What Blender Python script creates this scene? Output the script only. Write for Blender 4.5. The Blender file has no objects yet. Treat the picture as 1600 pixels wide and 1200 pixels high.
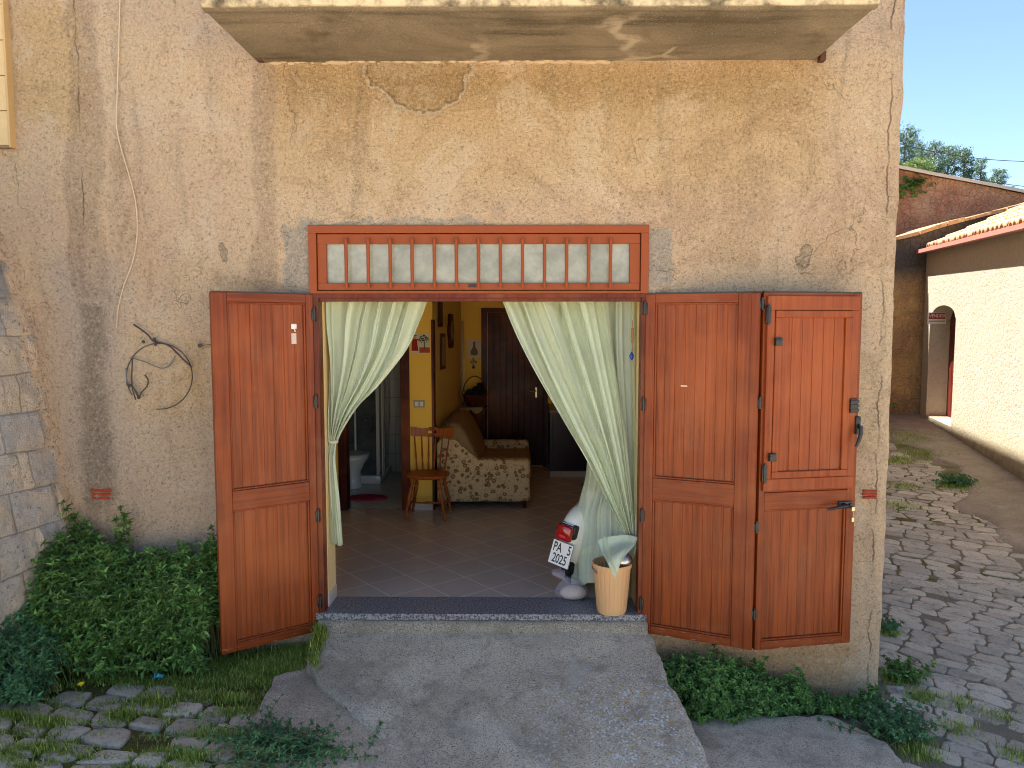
import bpy, bmesh, math, random
import numpy as np
from mathutils import Vector, Matrix, noise as mnoise
R = math.radians
S = bpy.context.scene
COL = S.collection

# ------------------------------------------------------------------ camera
F = 1170.0
CAM = Vector((0.26, -5.0, 1.97)); PITCH = R(4.55); YAW = R(0.6)
cd = bpy.data.cameras.new('camera'); cam = bpy.data.objects.new('camera', cd); COL.objects.link(cam)
cam.location = CAM; cam.rotation_euler = (R(90) - PITCH, 0, YAW)
cd.lens = F / 1600 * 36; cd.sensor_width = 36; cd.clip_end = 3000; cd.clip_start = 0.05
S.camera = cam
MROT = cam.rotation_euler.to_matrix()
def ray(px, py):
    return (MROT @ Vector(((px - 800) / F, -(py - 600) / F, -1))).normalized()
def at(px, py, Y=0.0):
    d = ray(px, py); return CAM + d * ((Y - CAM.y) / d.y)
def fl(px, py, z=0.0):
    d = ray(px, py); return CAM + d * ((z - CAM.z) / d.z)
def hitp(px, py, p, n):
    d = ray(px, py); return CAM + d * ((p - CAM).dot(n) / d.dot(n))

# ------------------------------------------------------------------ world, sun
SUN = Vector((-0.31, 0.17, 0.92)).normalized()
w = bpy.data.worlds.new('World'); S.world = w; w.use_nodes = True
nt = w.node_tree; bg = nt.nodes['Background']
sky = nt.nodes.new('ShaderNodeTexSky'); sky.sky_type = 'NISHITA'; sky.sun_disc = False
sky.sun_elevation = math.asin(SUN.z); sky.sun_rotation = math.atan2(SUN.x, SUN.y)
sky.air_density = 1.0; sky.dust_density = 0.2; sky.ozone_density = 2.5; sky.altitude = 600
nt.links.new(sky.outputs[0], bg.inputs[0]); bg.inputs[1].default_value = 0.066
ld = bpy.data.lights.new('sun', 'SUN'); ld.energy = 5.0; ld.angle = R(0.5); ld.color = (1, .93, .82)
lo = bpy.data.objects.new('sun', ld); COL.objects.link(lo)
lo.rotation_euler = SUN.to_track_quat('Z', 'Y').to_euler()
S.view_settings.view_transform = 'Standard'; S.view_settings.look = 'None'
S.view_settings.exposure = 2.08; S.view_settings.gamma = 1
S.render.engine = 'CYCLES'
S.cycles.pixel_filter_type = 'BLACKMAN_HARRIS'; S.cycles.filter_width = 1.05
S.cycles.max_bounces = 10; S.cycles.diffuse_bounces = 6; S.cycles.transparent_max_bounces = 12

# ------------------------------------------------------------------ node helpers
def L(r, g, b):
    f = lambda c: (c / 255 / 12.92) if c / 255 <= .04045 else ((c / 255 + .055) / 1.055) ** 2.4
    return (f(r), f(g), f(b), 1)
def K(c, k): return (c[0] * k, c[1] * k, c[2] * k, 1)
class M:
    def __init__(s, name, rough=.8, spec=.3):
        s.m = bpy.data.materials.new(name); s.m.use_nodes = True
        s.t = s.m.node_tree; s.b = s.t.nodes['Principled BSDF']; s.out = s.t.nodes['Material Output']
        s.b.inputs['Roughness'].default_value = rough
        s.b.inputs['Specular IOR Level'].default_value = spec
        s._p = None
    def n(s, ty, ins=None, **kw):
        x = s.t.nodes.new('ShaderNode' + ty)
        for k, v in kw.items(): setattr(x, k, v)
        for k, v in (ins or {}).items(): s.put(x.inputs[k], v)
        return x
    def put(s, sock, v):
        if isinstance(v, bpy.types.NodeSocket): s.t.links.new(v, sock)
        elif v is not None: sock.default_value = v
    @property
    def pos(s):
        if s._p is None: s._p = s.n('NewGeometry').outputs['Position']
        return s._p
    def isl(s): return s.n('NewGeometry').outputs['Random Per Island']
    def obj(s): return s.n('TexCoord').outputs['Object']
    def sep(s, v=None):
        x = s.n('SeparateXYZ', {0: v or s.pos}); return x.outputs[0], x.outputs[1], x.outputs[2]
    def comb(s, x, y, z): return s.n('CombineXYZ', {0: x, 1: y, 2: z}).outputs[0]
    def ma(s, op, a, b=None, c=None, clamp=False):
        x = s.n('Math', operation=op, use_clamp=clamp); s.put(x.inputs[0], a); s.put(x.inputs[1], b)
        if c is not None: s.put(x.inputs[2], c)
        return x.outputs[0]
    def vm(s, op, a, b):
        x = s.n('VectorMath', operation=op); s.put(x.inputs[0], a)
        if op == 'SCALE': s.put(x.inputs['Scale'], b)
        else: s.put(x.inputs[1], b)
        return x.outputs[0]
    def noise(s, scale, detail=3, rough=.55, dist=0, v=None, col=False):
        x = s.n('TexNoise', {'Vector': v or s.pos, 'Scale': scale, 'Detail': detail, 'Roughness': rough, 'Distortion': dist})
        return x.outputs[1 if col else 0]
    def voro(s, scale, v=None, feature='F1', out=0, rnd=1.0):
        x = s.n('TexVoronoi', {'Vector': v or s.pos, 'Scale': scale, 'Randomness': rnd}, feature=feature)
        return x.outputs[out]
    def mr(s, v, a, b, c=0., d=1., smooth=True):
        x = s.n('MapRange', {'Value': v, 'From Min': a, 'From Max': b, 'To Min': c, 'To Max': d},
                interpolation_type='SMOOTHSTEP' if smooth else 'LINEAR')
        return x.outputs[0]
    def mix(s, f, a, b, mode='MIX'):
        x = s.n('Mix', data_type='RGBA', blend_type=mode); s.put(x.inputs[0], f); s.put(x.inputs[6], a); s.put(x.inputs[7], b)
        return x.outputs[2]
    def warp(s, scale, amt, v=None):
        c = s.noise(scale, 4, .6, 0, v, col=True)
        return s.vm('ADD', v or s.pos, s.vm('SCALE', s.vm('SUBTRACT', c, (.5, .5, .5)), amt))
    def bump(s, h, strength=.5, dist=.01, nrm=None):
        x = s.n('Bump', {'Height': h, 'Strength': strength, 'Distance': dist})
        if nrm: s.put(x.inputs['Normal'], nrm)
        return x.outputs[0]
    def done(s, col=None, rough=None, nrm=None, **kw):
        s.put(s.b.inputs['Base Color'], col); s.put(s.b.inputs['Roughness'], rough)
        if nrm: s.put(s.b.inputs['Normal'], nrm)
        for k, v in kw.items(): s.put(s.b.inputs[k.replace('_', ' ')], v)
        return s.m
def plain(name, col, rough=.6, var=.12, scale=8, spec=.4, bump=0, bscale=60, **kw):
    m = M(name, rough, spec)
    n = m.noise(scale, 5, .6)
    c = m.mix(n, K(col, 1 - var), K(col, 1 + var))
    nr = m.bump(m.noise(bscale, 4), .5, bump) if bump else None
    return m.done(c, rough, nr, **kw)

# ------------------------------------------------------------------ mesh helpers
class MB:
    def __init__(s): s.v = []; s.f = []
    def add(s, vs, fs):
        o = len(s.v); s.v.extend([tuple(v) for v in vs]); s.f.extend([tuple(i + o for i in f) for f in fs]); return s
    def box(s, x0, x1, y0, y1, z0, z1, bev=0.0, mat=None):
        if x0 > x1: x0, x1 = x1, x0
        if y0 > y1: y0, y1 = y1, y0
        if z0 > z1: z0, z1 = z1, z0
        bm = bmesh.new(); bmesh.ops.create_cube(bm, size=1)
        for v in bm.verts:
            v.co = Vector(((x0 + x1) / 2 + v.co.x * (x1 - x0), (y0 + y1) / 2 + v.co.y * (y1 - y0), (z0 + z1) / 2 + v.co.z * (z1 - z0)))
        if bev: bmesh.ops.bevel(bm, geom=bm.edges[:], offset=min(bev, .45 * min(x1 - x0, y1 - y0, z1 - z0)), segments=2, affect='EDGES', profile=.5)
        bm.verts.index_update()
        vs = [(mat @ v.co if mat else v.co.copy()) for v in bm.verts]; fs = [[v.index for v in f.verts] for f in bm.faces]
        bm.free(); return s.add(vs, fs)
    def tube(s, pts, r, n=8, cap=True):
        pts = [Vector(p) for p in pts]; rs = r if isinstance(r, (list, tuple)) else [r] * len(pts)
        vs = []; fs = []; up = None
        for i, p in enumerate(pts):
            t = (pts[min(i + 1, len(pts) - 1)] - pts[max(i - 1, 0)]).normalized()
            if up is None:
                up = Vector((0, 0, 1)) if abs(t.z) < .9 else Vector((1, 0, 0))
            a = t.cross(up).normalized(); b = a.cross(t).normalized(); up = b
            for k in range(n):
                an = 2 * math.pi * k / n; vs.append(p + (a * math.cos(an) + b * math.sin(an)) * rs[i])
        for i in range(len(pts) - 1):
            for k in range(n):
                fs.append((i * n + k, i * n + (k + 1) % n, (i + 1) * n + (k + 1) % n, (i + 1) * n + k))
        if cap: fs.append(tuple(range(n))[::-1]); fs.append(tuple((len(pts) - 1) * n + k for k in range(n)))
        return s.add(vs, fs)
    def lathe(s, prof, c=(0, 0, 0), n=24, mat=None, sx=1, sy=1, cap=True):
        vs = []; fs = []; c = Vector(c)
        for (r, z) in prof:
            for k in range(n):
                a = 2 * math.pi * k / n; p = Vector((r * math.cos(a) * sx, r * math.sin(a) * sy, z))
                vs.append((mat @ p if mat else p) + c)
        for i in range(len(prof) - 1):
            for k in range(n): fs.append((i * n + k, i * n + (k + 1) % n, (i + 1) * n + (k + 1) % n, (i + 1) * n + k))
        if cap: fs.append(tuple(range(n))[::-1]); fs.append(tuple((len(prof) - 1) * n + k for k in range(n)))
        return s.add(vs, fs)
    def grid(s, P):
        a, b = P.shape[:2]; o = len(s.v); s.v.extend(map(tuple, P.reshape(-1, 3).tolist()))
        for i in range(a - 1):
            for j in range(b - 1):
                k = o + i * b + j; s.f.append((k, k + b, k + b + 1, k + 1))
        return s
    def prism(s, poly, ax, a, b):
        """poly: 2-D outline; extruded along axis ax from a to b"""
        n = len(poly)
        def mk(p, h):
            return {'x': (h, p[0], p[1]), 'y': (p[0], h, p[1]), 'z': (p[0], p[1], h)}[ax]
        vs = [mk(p, a) for p in poly] + [mk(p, b) for p in poly]
        fs = [tuple(range(n))[::-1], tuple(range(n, 2 * n))] + [(i, (i + 1) % n, n + (i + 1) % n, n + i) for i in range(n)]
        return s.add(vs, fs)
    def build(s, name, mat, parent=None, smooth=False, wp=True, solid=0, auto=None):
        off = ORG.get(parent.name, Vector()) if (parent and wp) else Vector()
        me = bpy.data.meshes.new(name); me.from_pydata([(v[0] - off.x, v[1] - off.y, v[2] - off.z) for v in s.v], [], s.f); me.validate()
        bm = bmesh.new(); bm.from_mesh(me); bmesh.ops.recalc_face_normals(bm, faces=bm.faces[:]) if s_closed(smooth) else None; bm.to_mesh(me); bm.free()
        if smooth: me.shade_smooth()
        if auto: 
            me.shade_smooth(); me.set_sharp_from_angle(angle=R(auto))
        o = bpy.data.objects.new(name, me); COL.objects.link(o)
        if mat: me.materials.append(mat)
        if parent: o.parent = parent; ORG[o.name] = off
        else: ORG[o.name] = Vector()
        if solid:
            md = o.modifiers.new('thickness', 'SOLIDIFY'); md.thickness = solid; md.offset = 0
        return o
def s_closed(x): return True
ORG = {}
def root(name, loc, label, cat, group=None):
    o = bpy.data.objects.new(name, None); COL.objects.link(o); o.location = loc; o.empty_display_size = .1
    ORG[o.name] = Vector(loc); tag(o, label, cat, group); return o
def tag(o, label=None, cat=None, group=None, kind=None):
    if label: o['label'] = label
    if cat: o['category'] = cat
    if group: o['group'] = group
    if kind: o['kind'] = kind
    return o
def struct(o): o['kind'] = 'structure'; return o
rng = np.random.default_rng(7); rnd = random.Random(5)
def text_mb(body, size, mat3, font_w=1.0, ext=.0006, bold=0.0):
    c = bpy.data.curves.new('t', 'FONT'); c.body = body; c.size = size; c.align_x = 'CENTER'; c.align_y = 'CENTER'; c.extrude = ext; c.offset = bold
    o = bpy.data.objects.new('t', c); COL.objects.link(o)
    dg = bpy.context.evaluated_depsgraph_get(); me = bpy.data.meshes.new_from_object(o.evaluated_get(dg))
    mb = MB(); mb.add([mat3 @ Vector((v.co.x * font_w, v.co.y, v.co.z)) for v in me.vertices], [tuple(p.vertices) for p in me.polygons])
    bpy.data.objects.remove(o); bpy.data.curves.remove(c); bpy.data.meshes.remove(me); return mb
# vectorised value noise
_T = rng.random((256, 256))
def vn(x, y, s=1.0, seed=0):
    x = np.asarray(x) * s + seed * 17.3 + 100; y = np.asarray(y) * s + seed * 9.1 + 100
    xi = np.floor(x).astype(int); yi = np.floor(y).astype(int); fx = x - xi; fy = y - yi
    fx = fx * fx * (3 - 2 * fx); fy = fy * fy * (3 - 2 * fy)
    g = lambda a, b: _T[a % 256, b % 256]
    return (g(xi, yi) * (1 - fx) + g(xi + 1, yi) * fx) * (1 - fy) + (g(xi, yi + 1) * (1 - fx) + g(xi + 1, yi + 1) * fx) * fy - .5
def fbm(x, y, s=1.0, o=4, seed=0):
    r = 0; a = 1
    for i in range(o): r = r + a * vn(x, y, s * 2 ** i, seed + i * 3); a *= .5
    return r
def catmull(C, na, nb):
    """upsample a control grid (a,b,3) with Catmull-Rom"""
    def up(A, n):
        A = np.concatenate([2 * A[:1] - A[1:2], A, 2 * A[-1:] - A[-2:-1]]); m = len(A) - 3
        out = []
        for t in np.linspace(0, m, n):
            i = min(int(t), m - 1); f = t - i; p0, p1, p2, p3 = A[i], A[i + 1], A[i + 2], A[i + 3]
            out.append(.5 * ((2 * p1) + (-p0 + p2) * f + (2 * p0 - 5 * p1 + 4 * p2 - p3) * f * f + (-p0 + 3 * p1 - 3 * p2 + p3) * f ** 3))
        return np.array(out)
    A = up(np.asarray(C, float), na); A = up(A.transpose(1, 0, 2), nb).transpose(1, 0, 2); return A

# ------------------------------------------------------------------ key dimensions
XR = at(1391, 700, 0).x               # right corner of the facade
HB = 7.9                              # height of the house; unseen upper part sized for the shade it casts
OX0, OX1 = at(482, 353).x, at(1014, 353).x
OZ1 = at(750, 352).z
DX0, DX1 = at(503, 720).x, at(999, 720).x    # clear opening between the jambs
LZ = at(750, 464).z                   # underside of the lintel bar
DB = 5.3                              # depth of the room (back wall)
WT = .30                              # thickness of facade wall
def gz(x, y):
    """height of the street"""
    x = np.asarray(x, float); y = np.asarray(y, float)
    zf = np.interp(x, [-8, -3, -1.2, 1.1, 2.7, 5, 9], [-.15, -.20, -.27, -.52, -.60, -.62, -.55])
    zf = zf + np.minimum(y, 0) * .04
    return zf + np.clip(y, 0, 40) * .045
def ghit(px, py):
    d = ray(px, py); t = 1.0
    for i in range(60):
        p = CAM + d * t; e = p.z - float(gz(p.x, p.y)); t += e / max(.15, -d.z) * .6
    return CAM + d * t

# ------------------------------------------------------------------ materials
def stucco():
    m = M('stucco', .92, .15); P = m.pos; x, y, z = m.sep(); W = m.warp(1.6, .35); wx, wy, wz = m.sep(W)
    W2 = m.warp(4, .24); w2x, _, w2z = m.sep(W2)
    def box(x0, x1, z0, z1, s=.15, X=wx, Z=wz):
        a = m.ma('MULTIPLY', m.mr(X, x0 - s, x0 + s), m.mr(X, x1 - s, x1 + s, 1, 0))
        b = m.ma('MULTIPLY', m.mr(Z, z0 - s, z0 + s), m.mr(Z, z1 - s, z1 + s, 1, 0)); return m.ma('MULTIPLY', a, b)
    def pbox(a, b, c, d, s=.1, **k):
        p = at(a, d); q = at(c, b); return box(p.x, q.x, p.z, q.z, s, **k)
    tan = L(234, 206, 170); pink = L(230, 198, 166); och = L(218, 184, 138); lil = L(206, 190, 174)
    col = m.mix(m.mr(m.noise(.9, 4, .6), .35, .65), tan, pink)
    col = m.mix(m.ma('MULTIPLY', m.mr(m.noise(1.7, 5, .65, .5), .42, .62), .55), col, L(240, 212, 170))
    # ochre field under the balcony and around the doors
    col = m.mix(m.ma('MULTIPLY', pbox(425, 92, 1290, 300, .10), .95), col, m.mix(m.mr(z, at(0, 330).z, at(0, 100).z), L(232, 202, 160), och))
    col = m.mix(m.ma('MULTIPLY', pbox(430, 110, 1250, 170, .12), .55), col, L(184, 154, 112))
    col = m.mix(m.ma('MULTIPLY', pbox(20, 0, 130, 200, .12), .7), col, L(220, 186, 128))
    col = m.mix(m.ma('MULTIPLY', pbox(1000, 990, 1330, 1110, .08), .7), col, L(216, 170, 116))
    col = m.mix(m.ma('MULTIPLY', pbox(235, 540, 320, 720, .08), .6), col, L(214, 180, 128))
    pa_ = m.noise(1.3, 6, .72, .8, m.vm('ADD', P, (11, 2, 5))); col = m.mix(m.ma('MULTIPLY', m.mr(pa_, .52, .60), .45), col, L(246, 226, 196)); col = m.mix(m.ma('MULTIPLY', m.mr(pa_, .46, .38), .40), col, L(186, 150, 112))
    # lilac-grey weathered foot at the left
    col = m.mix(m.ma('MULTIPLY', pbox(90, 400, 190, 760, .14), .75), col, lil)
    col = m.mix(m.ma('MULTIPLY', pbox(190, 640, 345, 900, .10), .65), col, L(222, 200, 176))
    col = m.mix(m.ma('MULTIPLY', pbox(130, 470, 165, 790, .05), .6), col, L(130, 118, 102))
    # vertical ghost lines of the frame behind the render
    for a, c, bb, d in ((118, 150, 0, 460), (398, 424, 90, 470), (1375, 1400, 0, 1080)):
        col = m.mix(m.ma('MULTIPLY', pbox(a, bb, c, d, .022), .42), col, L(168, 140, 116))
    # rain streaks
    sv = m.comb(m.ma('MULTIPLY', wx, 7.), y, m.ma('MULTIPLY', z, .5)); st = m.mr(m.noise(1, 5, .6, 0, sv), .52, .75)
    col = m.mix(m.ma('MULTIPLY', st, .38), col, L(140, 116, 92))
    sv2 = m.comb(m.ma('MULTIPLY', wx, 11.), 5., m.ma('MULTIPLY', z, .35)); st2 = m.mr(m.noise(1, 5, .6, 0, sv2), .55, .8)
    col = m.mix(m.ma('MULTIPLY', m.ma('MULTIPLY', st2, m.mr(z, 2.3, 3.9)), .5), col, L(128, 108, 88))
    # grey dirt in blotches
    col = m.mix(m.ma('MULTIPLY', m.mr(m.noise(3.2, 6, .7), .55, .75), .35), col, L(140, 126, 112))
    # cement repairs beside the transom
    for (a, b, c, d) in ((446, 352, 492, 468), (1008, 356, 1050, 440), (470, 343, 760, 354)):
        k = pbox(a, b, c, d, .018, X=w2x, Z=w2z); col = m.mix(m.ma('MULTIPLY', k, .8), col, m.mix(m.noise(20, 5, .7), L(150, 146, 136), L(205, 196, 180)))
    # filled holes
    for (a, b) in ((352, 394), (1254, 394)):
        p = at(a, b); dx = m.ma('DIVIDE', m.ma('SUBTRACT', w2x, p.x), .035); dz = m.ma('DIVIDE', m.ma('SUBTRACT', w2z, p.z), .085)
        r = m.ma('SQRT', m.ma('ADD', m.ma('MULTIPLY', dx, dx), m.ma('MULTIPLY', dz, dz)))
        col = m.mix(m.mr(r, 1.1, .9), col, L(190, 168, 138)); col = m.mix(m.ma('MULTIPLY', m.mr(m.ma('ABSOLUTE', m.ma('SUBTRACT', r, 1.)), .18, .05), .6), col, L(120, 100, 80))
    # lime ring under the balcony
    p = at(655, 92); 
    dx = m.ma('DIVIDE', m.ma('SUBTRACT', w2x, p.x), .36); dz = m.ma('DIVIDE', m.ma('SUBTRACT', w2z, p.z), .33)
    r = m.ma('SQRT', m.ma('ADD', m.ma('MULTIPLY', dx, dx), m.ma('MULTIPLY', dz, dz)))
    rn = m.ma('ADD', r, m.ma('MULTIPLY', m.ma('SUBTRACT', m.noise(6, 4), .5), .25))
    col = m.mix(m.ma('MULTIPLY', m.mr(rn, 1.25, .8), .35), col, L(150, 118, 74))
    col = m.mix(m.mr(m.ma('ABSOLUTE', m.ma('SUBTRACT', rn, 1.)), .035, .008), col, L(214, 196, 172))
    col = m.mix(m.ma('MULTIPLY', m.mr(m.ma('ABSOLUTE', m.ma('SUBTRACT', rn, .94)), .04, .01), .6), col, L(120, 98, 72))
    # grain of the roughcast
    gv = m.comb(x, y, m.ma('MULTIPLY', z, 1.0))
    g1 = m.noise(54, 6, .72, .9, gv); g2 = m.noise(150, 3, .7)
    pit = m.mr(g1, .47, .35)
    col = m.mix(m.ma('MULTIPLY', pit, .72), col, m.mix(.72, col, L(84, 64, 48)))
    col = m.mix(m.ma('MULTIPLY', m.mr(g1, .50, .62), .60), col, m.mix(.7, col, L(246, 226, 196)))
    sp = m.mr(m.noise(75, 2, .5, 0, m.vm('ADD', P, (9, 3, 4))), .70, .76); col = m.mix(m.ma('MULTIPLY', sp, .6), col, L(92, 74, 60))
    col = m.mix(m.ma('MULTIPLY', m.mr(g2, .50, .36), .35), col, m.mix(.7, col, L(90, 66, 48)))
    # cracks
    cv = m.warp(2.2, .9, m.vm('ADD', P, (3.1, 0, 1.7))); ce = m.voro(.8, cv, 'DISTANCE_TO_EDGE')
    cm = m.ma('MULTIPLY', m.mr(ce, .005, .001), m.mr(m.noise(1.1, 2), .54, .62, 0, .6))
    cx = m.ma('ADD', x, m.ma('ADD', m.ma('MULTIPLY', m.ma('SUBTRACT', m.noise(3, 5, .7, 0, m.comb(0, 7, z)), .5), .16), -at(1383, 500).x + .02))
    cm2 = m.ma('MULTIPLY', m.mr(m.ma('ABSOLUTE', cx), .008, .002), m.mr(m.noise(2.6, 4, .6), .42, .56, 0, .9))
    cx3 = m.ma('ADD', x, m.ma('ADD', m.ma('MULTIPLY', m.ma('SUBTRACT', m.noise(4, 5, .7, 0, m.comb(3, 7, z)), .5), .10), -at(124, 150).x))
    cm3 = m.ma('MULTIPLY', m.mr(m.ma('ABSOLUTE', cx3), .006, .001), m.ma('MULTIPLY', m.mr(z, 2.4, 2.6), m.mr(m.noise(3.1, 4, .6), .42, .58, 0, .8)))
    cr = m.ma('MAXIMUM', m.ma('MAXIMUM', cm, cm2), cm3)
    col = m.mix(m.ma('MULTIPLY', cr, .72), col, L(84, 66, 52))
    h = m.ma('ADD', m.ma('MULTIPLY', g1, 1.), m.ma('MULTIPLY', g2, .35)); h = m.ma('SUBTRACT', h, m.ma('MULTIPLY', cr, .5))
    nr = m.bump(h, 1.0, .034, m.bump(m.noise(9, 4), .6, .03))
    return m.done(col, .95, nr)
def wood(name='wood_grain', base=(132, 58, 16), dark=(100, 38, 10), rough=.36, k=1.0, coat=.10, boards=False, horiz=False):
    m = M(name, rough, .22); o = m.obj(); x, y, z = m.sep(o)
    z0_ = z; x0_ = x
    if horiz: x, z = z, x
    v = m.comb(m.ma('MULTIPLY', x, 60.), m.ma('MULTIPLY', y, 60.), m.ma('MULTIPLY', z, 1.6))
    g = m.noise(1.0, 5, .65, .4, v); v2 = m.comb(m.ma('MULTIPLY', x, 240.), m.ma('MULTIPLY', y, 240.), m.ma('MULTIPLY', z, 6.)); f = m.noise(1, 3, .6, 0, v2)
    plank = m.noise(1, 0, 0, 0, m.comb(m.ma('FLOOR', m.ma('MULTIPLY', x, 13.5)), 1.7, 3.3))
    c = m.mix(m.mr(g, .3, .7), K(L(*dark), k), K(L(*base), k)); c = m.mix(m.ma('MULTIPLY', m.mr(f, .55, .75), .45), c, K(L(*dark), k * .7))
    if boards:
        c = m.mix(m.ma('MULTIPLY', plank, .25), c, K(L(196, 100, 46), k))
    dirt = m.mr(m.noise(4, 5, .65), .52, .72); c = m.mix(m.ma('MULTIPLY', dirt, .14), c, K(L(150, 104, 76), k))
    chip = m.ma('MULTIPLY', m.mr(z0_, .075, .03), m.mr(m.noise(1, 6, .75, .5, m.comb(m.ma('MULTIPLY', x0_, 9.), y, m.ma('MULTIPLY', z0_, 60.))), .60, .66)); c = m.mix(m.ma('MULTIPLY', chip, .75), c, L(206, 158, 124))
    fade = m.mr(m.noise(1.1, 4, .6, 0, m.vm('ADD', o, (3, 1, 7))), .45, .7); c = m.mix(m.ma('MULTIPLY', fade, .25), c, K(L(190, 104, 50), k))
    nr = m.bump(f, .25, .0012)
    return m.done(c, m.mr(m.noise(6, 4), .3, .7, rough - .07, rough + .14), nr, Coat_Weight=coat, Coat_Roughness=.22)
def painted(name, c1, rough=.45, k=1.0):
    m = M(name, rough, .22); o = m.pos
    c = m.mix(m.noise(5, 5, .65), K(L(*c1), .82 * k), K(L(*c1), 1.1 * k)); c = m.mix(m.ma('MULTIPLY', m.mr(m.noise(60, 3), .6, .75), .25), c, K(L(*c1), .5))
    return m.done(c, rough, m.bump(m.noise(90, 3), .2, .001))
def concrete(name, c1, c2, lichen=False, patches=True, bump=.006, k=1.0, wet=0):
    m = M(name, .9, .25); P = m.pos; W = m.warp(2, .3)
    c = m.mix(m.mr(m.noise(1.6, 6, .65, .4), .3, .7), K(L(*c1), k), K(L(*c2), k))
    g = m.noise(120, 4, .8); c = m.mix(m.mr(g, .54, .72), c, K(L(230, 220, 200), k)); c = m.mix(m.ma('MULTIPLY', m.mr(g, .49, .36), 1.), c, K(L(56, 52, 48), k))
    gg = m.noise(60, 3, .7, 0, m.vm('ADD', P, (2, 5, 1))); c = m.mix(m.ma('MULTIPLY', m.mr(gg, .6, .72), .4), c, K(L(92, 86, 78), k)); c = m.mix(m.ma('MULTIPLY', m.mr(gg, .38, .28), .35), c, K(L(200, 190, 174), k))
    c = m.mix(m.ma('MULTIPLY', m.mr(m.noise(3.3, 7, .75, .5), .48, .66), .6), c, K(L(126, 113, 96), k)); c = m.mix(m.ma('MULTIPLY', m.mr(m.noise(1.1, 5, .7, 0, m.vm('ADD', P, (1, 9, 0))), .52, .62), .4), c, K(L(118, 106, 88), k))
    h = m.ma('ADD', m.noise(60, 6, .7), m.ma('MULTIPLY', m.noise(7, 5), 1.5))
    if lichen:
        x, y, z = m.sep(); mask = m.ma('MULTIPLY', m.mr(x, .0, .9), m.mr(y, -.2, -.7))
        sp = m.mr(m.voro(48, m.warp(20, .03)), .42, .30); mk = m.ma('MULTIPLY', sp, m.mr(m.noise(9, 3), .40, .50)); mk = m.ma('MULTIPLY', mk, mask)
        c = m.mix(mk, c, m.mix(m.mr(m.noise(17, 2), .52, .6), L(206, 204, 196), L(178, 138, 52)))
        c = m.mix(m.ma('MULTIPLY', m.mr(m.noise(28, 4, .7), .62, .7), m.ma('MULTIPLY', mask, .7)), c, L(92, 88, 60))
    if patches:
        c = m.mix(m.ma('MULTIPLY', m.mr(m.noise(2.3, 5, .7, 0, m.vm('ADD', P, (4, 8, 0))), .55, .68), .5), c, K(L(182, 172, 156), k))
    cv = m.warp(3, .5); ce = m.voro(.9, cv, 'DISTANCE_TO_EDGE'); cr = m.ma('MULTIPLY', m.mr(ce, .004, .001), m.mr(m.noise(.9, 2), .5, .55))
    c = m.mix(m.ma('MULTIPLY', cr, .35), c, L(58, 52, 44))
    return m.done(c, .92, m.bump(h, .8, bump))
def earth():
    m = M('moss_and_earth', .95, .1); n = m.noise(7, 6, .65, .3); n2 = m.noise(60, 5, .7)
    c = m.mix(m.mr(n, .4, .6), L(112, 96, 66), L(112, 112, 44)); c = m.mix(m.mr(m.noise(2.3, 3), .5, .65), c, L(104, 116, 48)); c = m.mix(m.mr(n2, .5, .75), c, L(140, 128, 90)); c = m.mix(m.mr(n2, .45, .3), c, L(58, 52, 28))
    x, y, z = m.sep(); c = m.mix(m.ma('MULTIPLY', m.mr(x, 1., 2.2), m.mr(m.noise(1.1, 4), .62, .42)), c, m.mix(n2, L(132, 118, 98), L(172, 156, 132)))
    c = m.mix(m.ma('MULTIPLY', m.ma('MULTIPLY', m.mr(x, 1.1, 1.5), m.mr(y, 3.5, 1.5)), m.mr(m.noise(3.1, 4, .6), .62, .5)), c, m.mix(n2, L(128, 114, 96), L(170, 154, 130)))
    far = m.mr(y, -1.7, -2.3); c = m.mix(far, c, m.mix(m.noise(3, 6, .7), L(196, 178, 154), L(220, 204, 180)))  # unseen ground before the house, paled to bounce warm light onto the facade
    return m.done(c, .95, m.bump(m.ma('ADD', n2, m.noise(150, 3)), 1, .02))
def stonemat(name, a=(164, 149, 128), b=(204, 187, 161), k=1.0):
    m = M(name, .8, .35); n = m.noise(2.5, 3); g = m.noise(70, 5, .7)
    c = m.mix(m.ma('ADD', m.ma('MULTIPLY', m.isl(), .7), m.ma('MULTIPLY', n, .4)), K(L(*a), k * .85), K(L(*b), k))
    c = m.mix(m.ma('MULTIPLY', m.mr(m.noise(11, 5, .7), .5, .7), .5), c, K(L(96, 88, 82), k))
    c = m.mix(m.mr(g, .58, .75), c, K(L(190, 180, 168), k)); c = m.mix(m.ma('MULTIPLY', m.mr(g, .45, .3), .8), c, K(L(62, 58, 56), k))
    c = m.mix(m.ma('MULTIPLY', m.mr(m.noise(5, 5, .7, 0, m.vm('ADD', m.pos, (5, 1, 2))), .60, .7), .45), c, L(98, 96, 50))
    return m.done(c, m.mr(g, .3, .7, .62, .9), m.bump(m.ma('ADD', m.noise(35, 5, .7), m.ma('MULTIPLY', m.noise(10, 3), 2.)), .8, .012))
def leafmat(name, a, b, tr=.35, rough=.5):
    m = M(name, rough, .35); n = m.isl(); nn = m.noise(3, 3)
    c = m.mix(n, K(L(*a), .7), L(*b)); c = m.mix(m.mr(n, .82, 1.), c, K(L(*b), 1.7)); c = m.mix(m.ma('MULTIPLY', m.mr(nn, .5, .7), .4), c, K(L(*b), 1.3))
    m.put(m.b.inputs['Base Color'], c)
    t = m.n('BsdfTranslucent', {'Color': m.mix(.5, c, L(120, 150, 40))}); mx = m.n('MixShader', {0: tr, 1: m.b.outputs[0], 2: t.outputs[0]})
    m.t.links.new(mx.outputs[0], m.out.inputs[0]); return m.m
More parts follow.
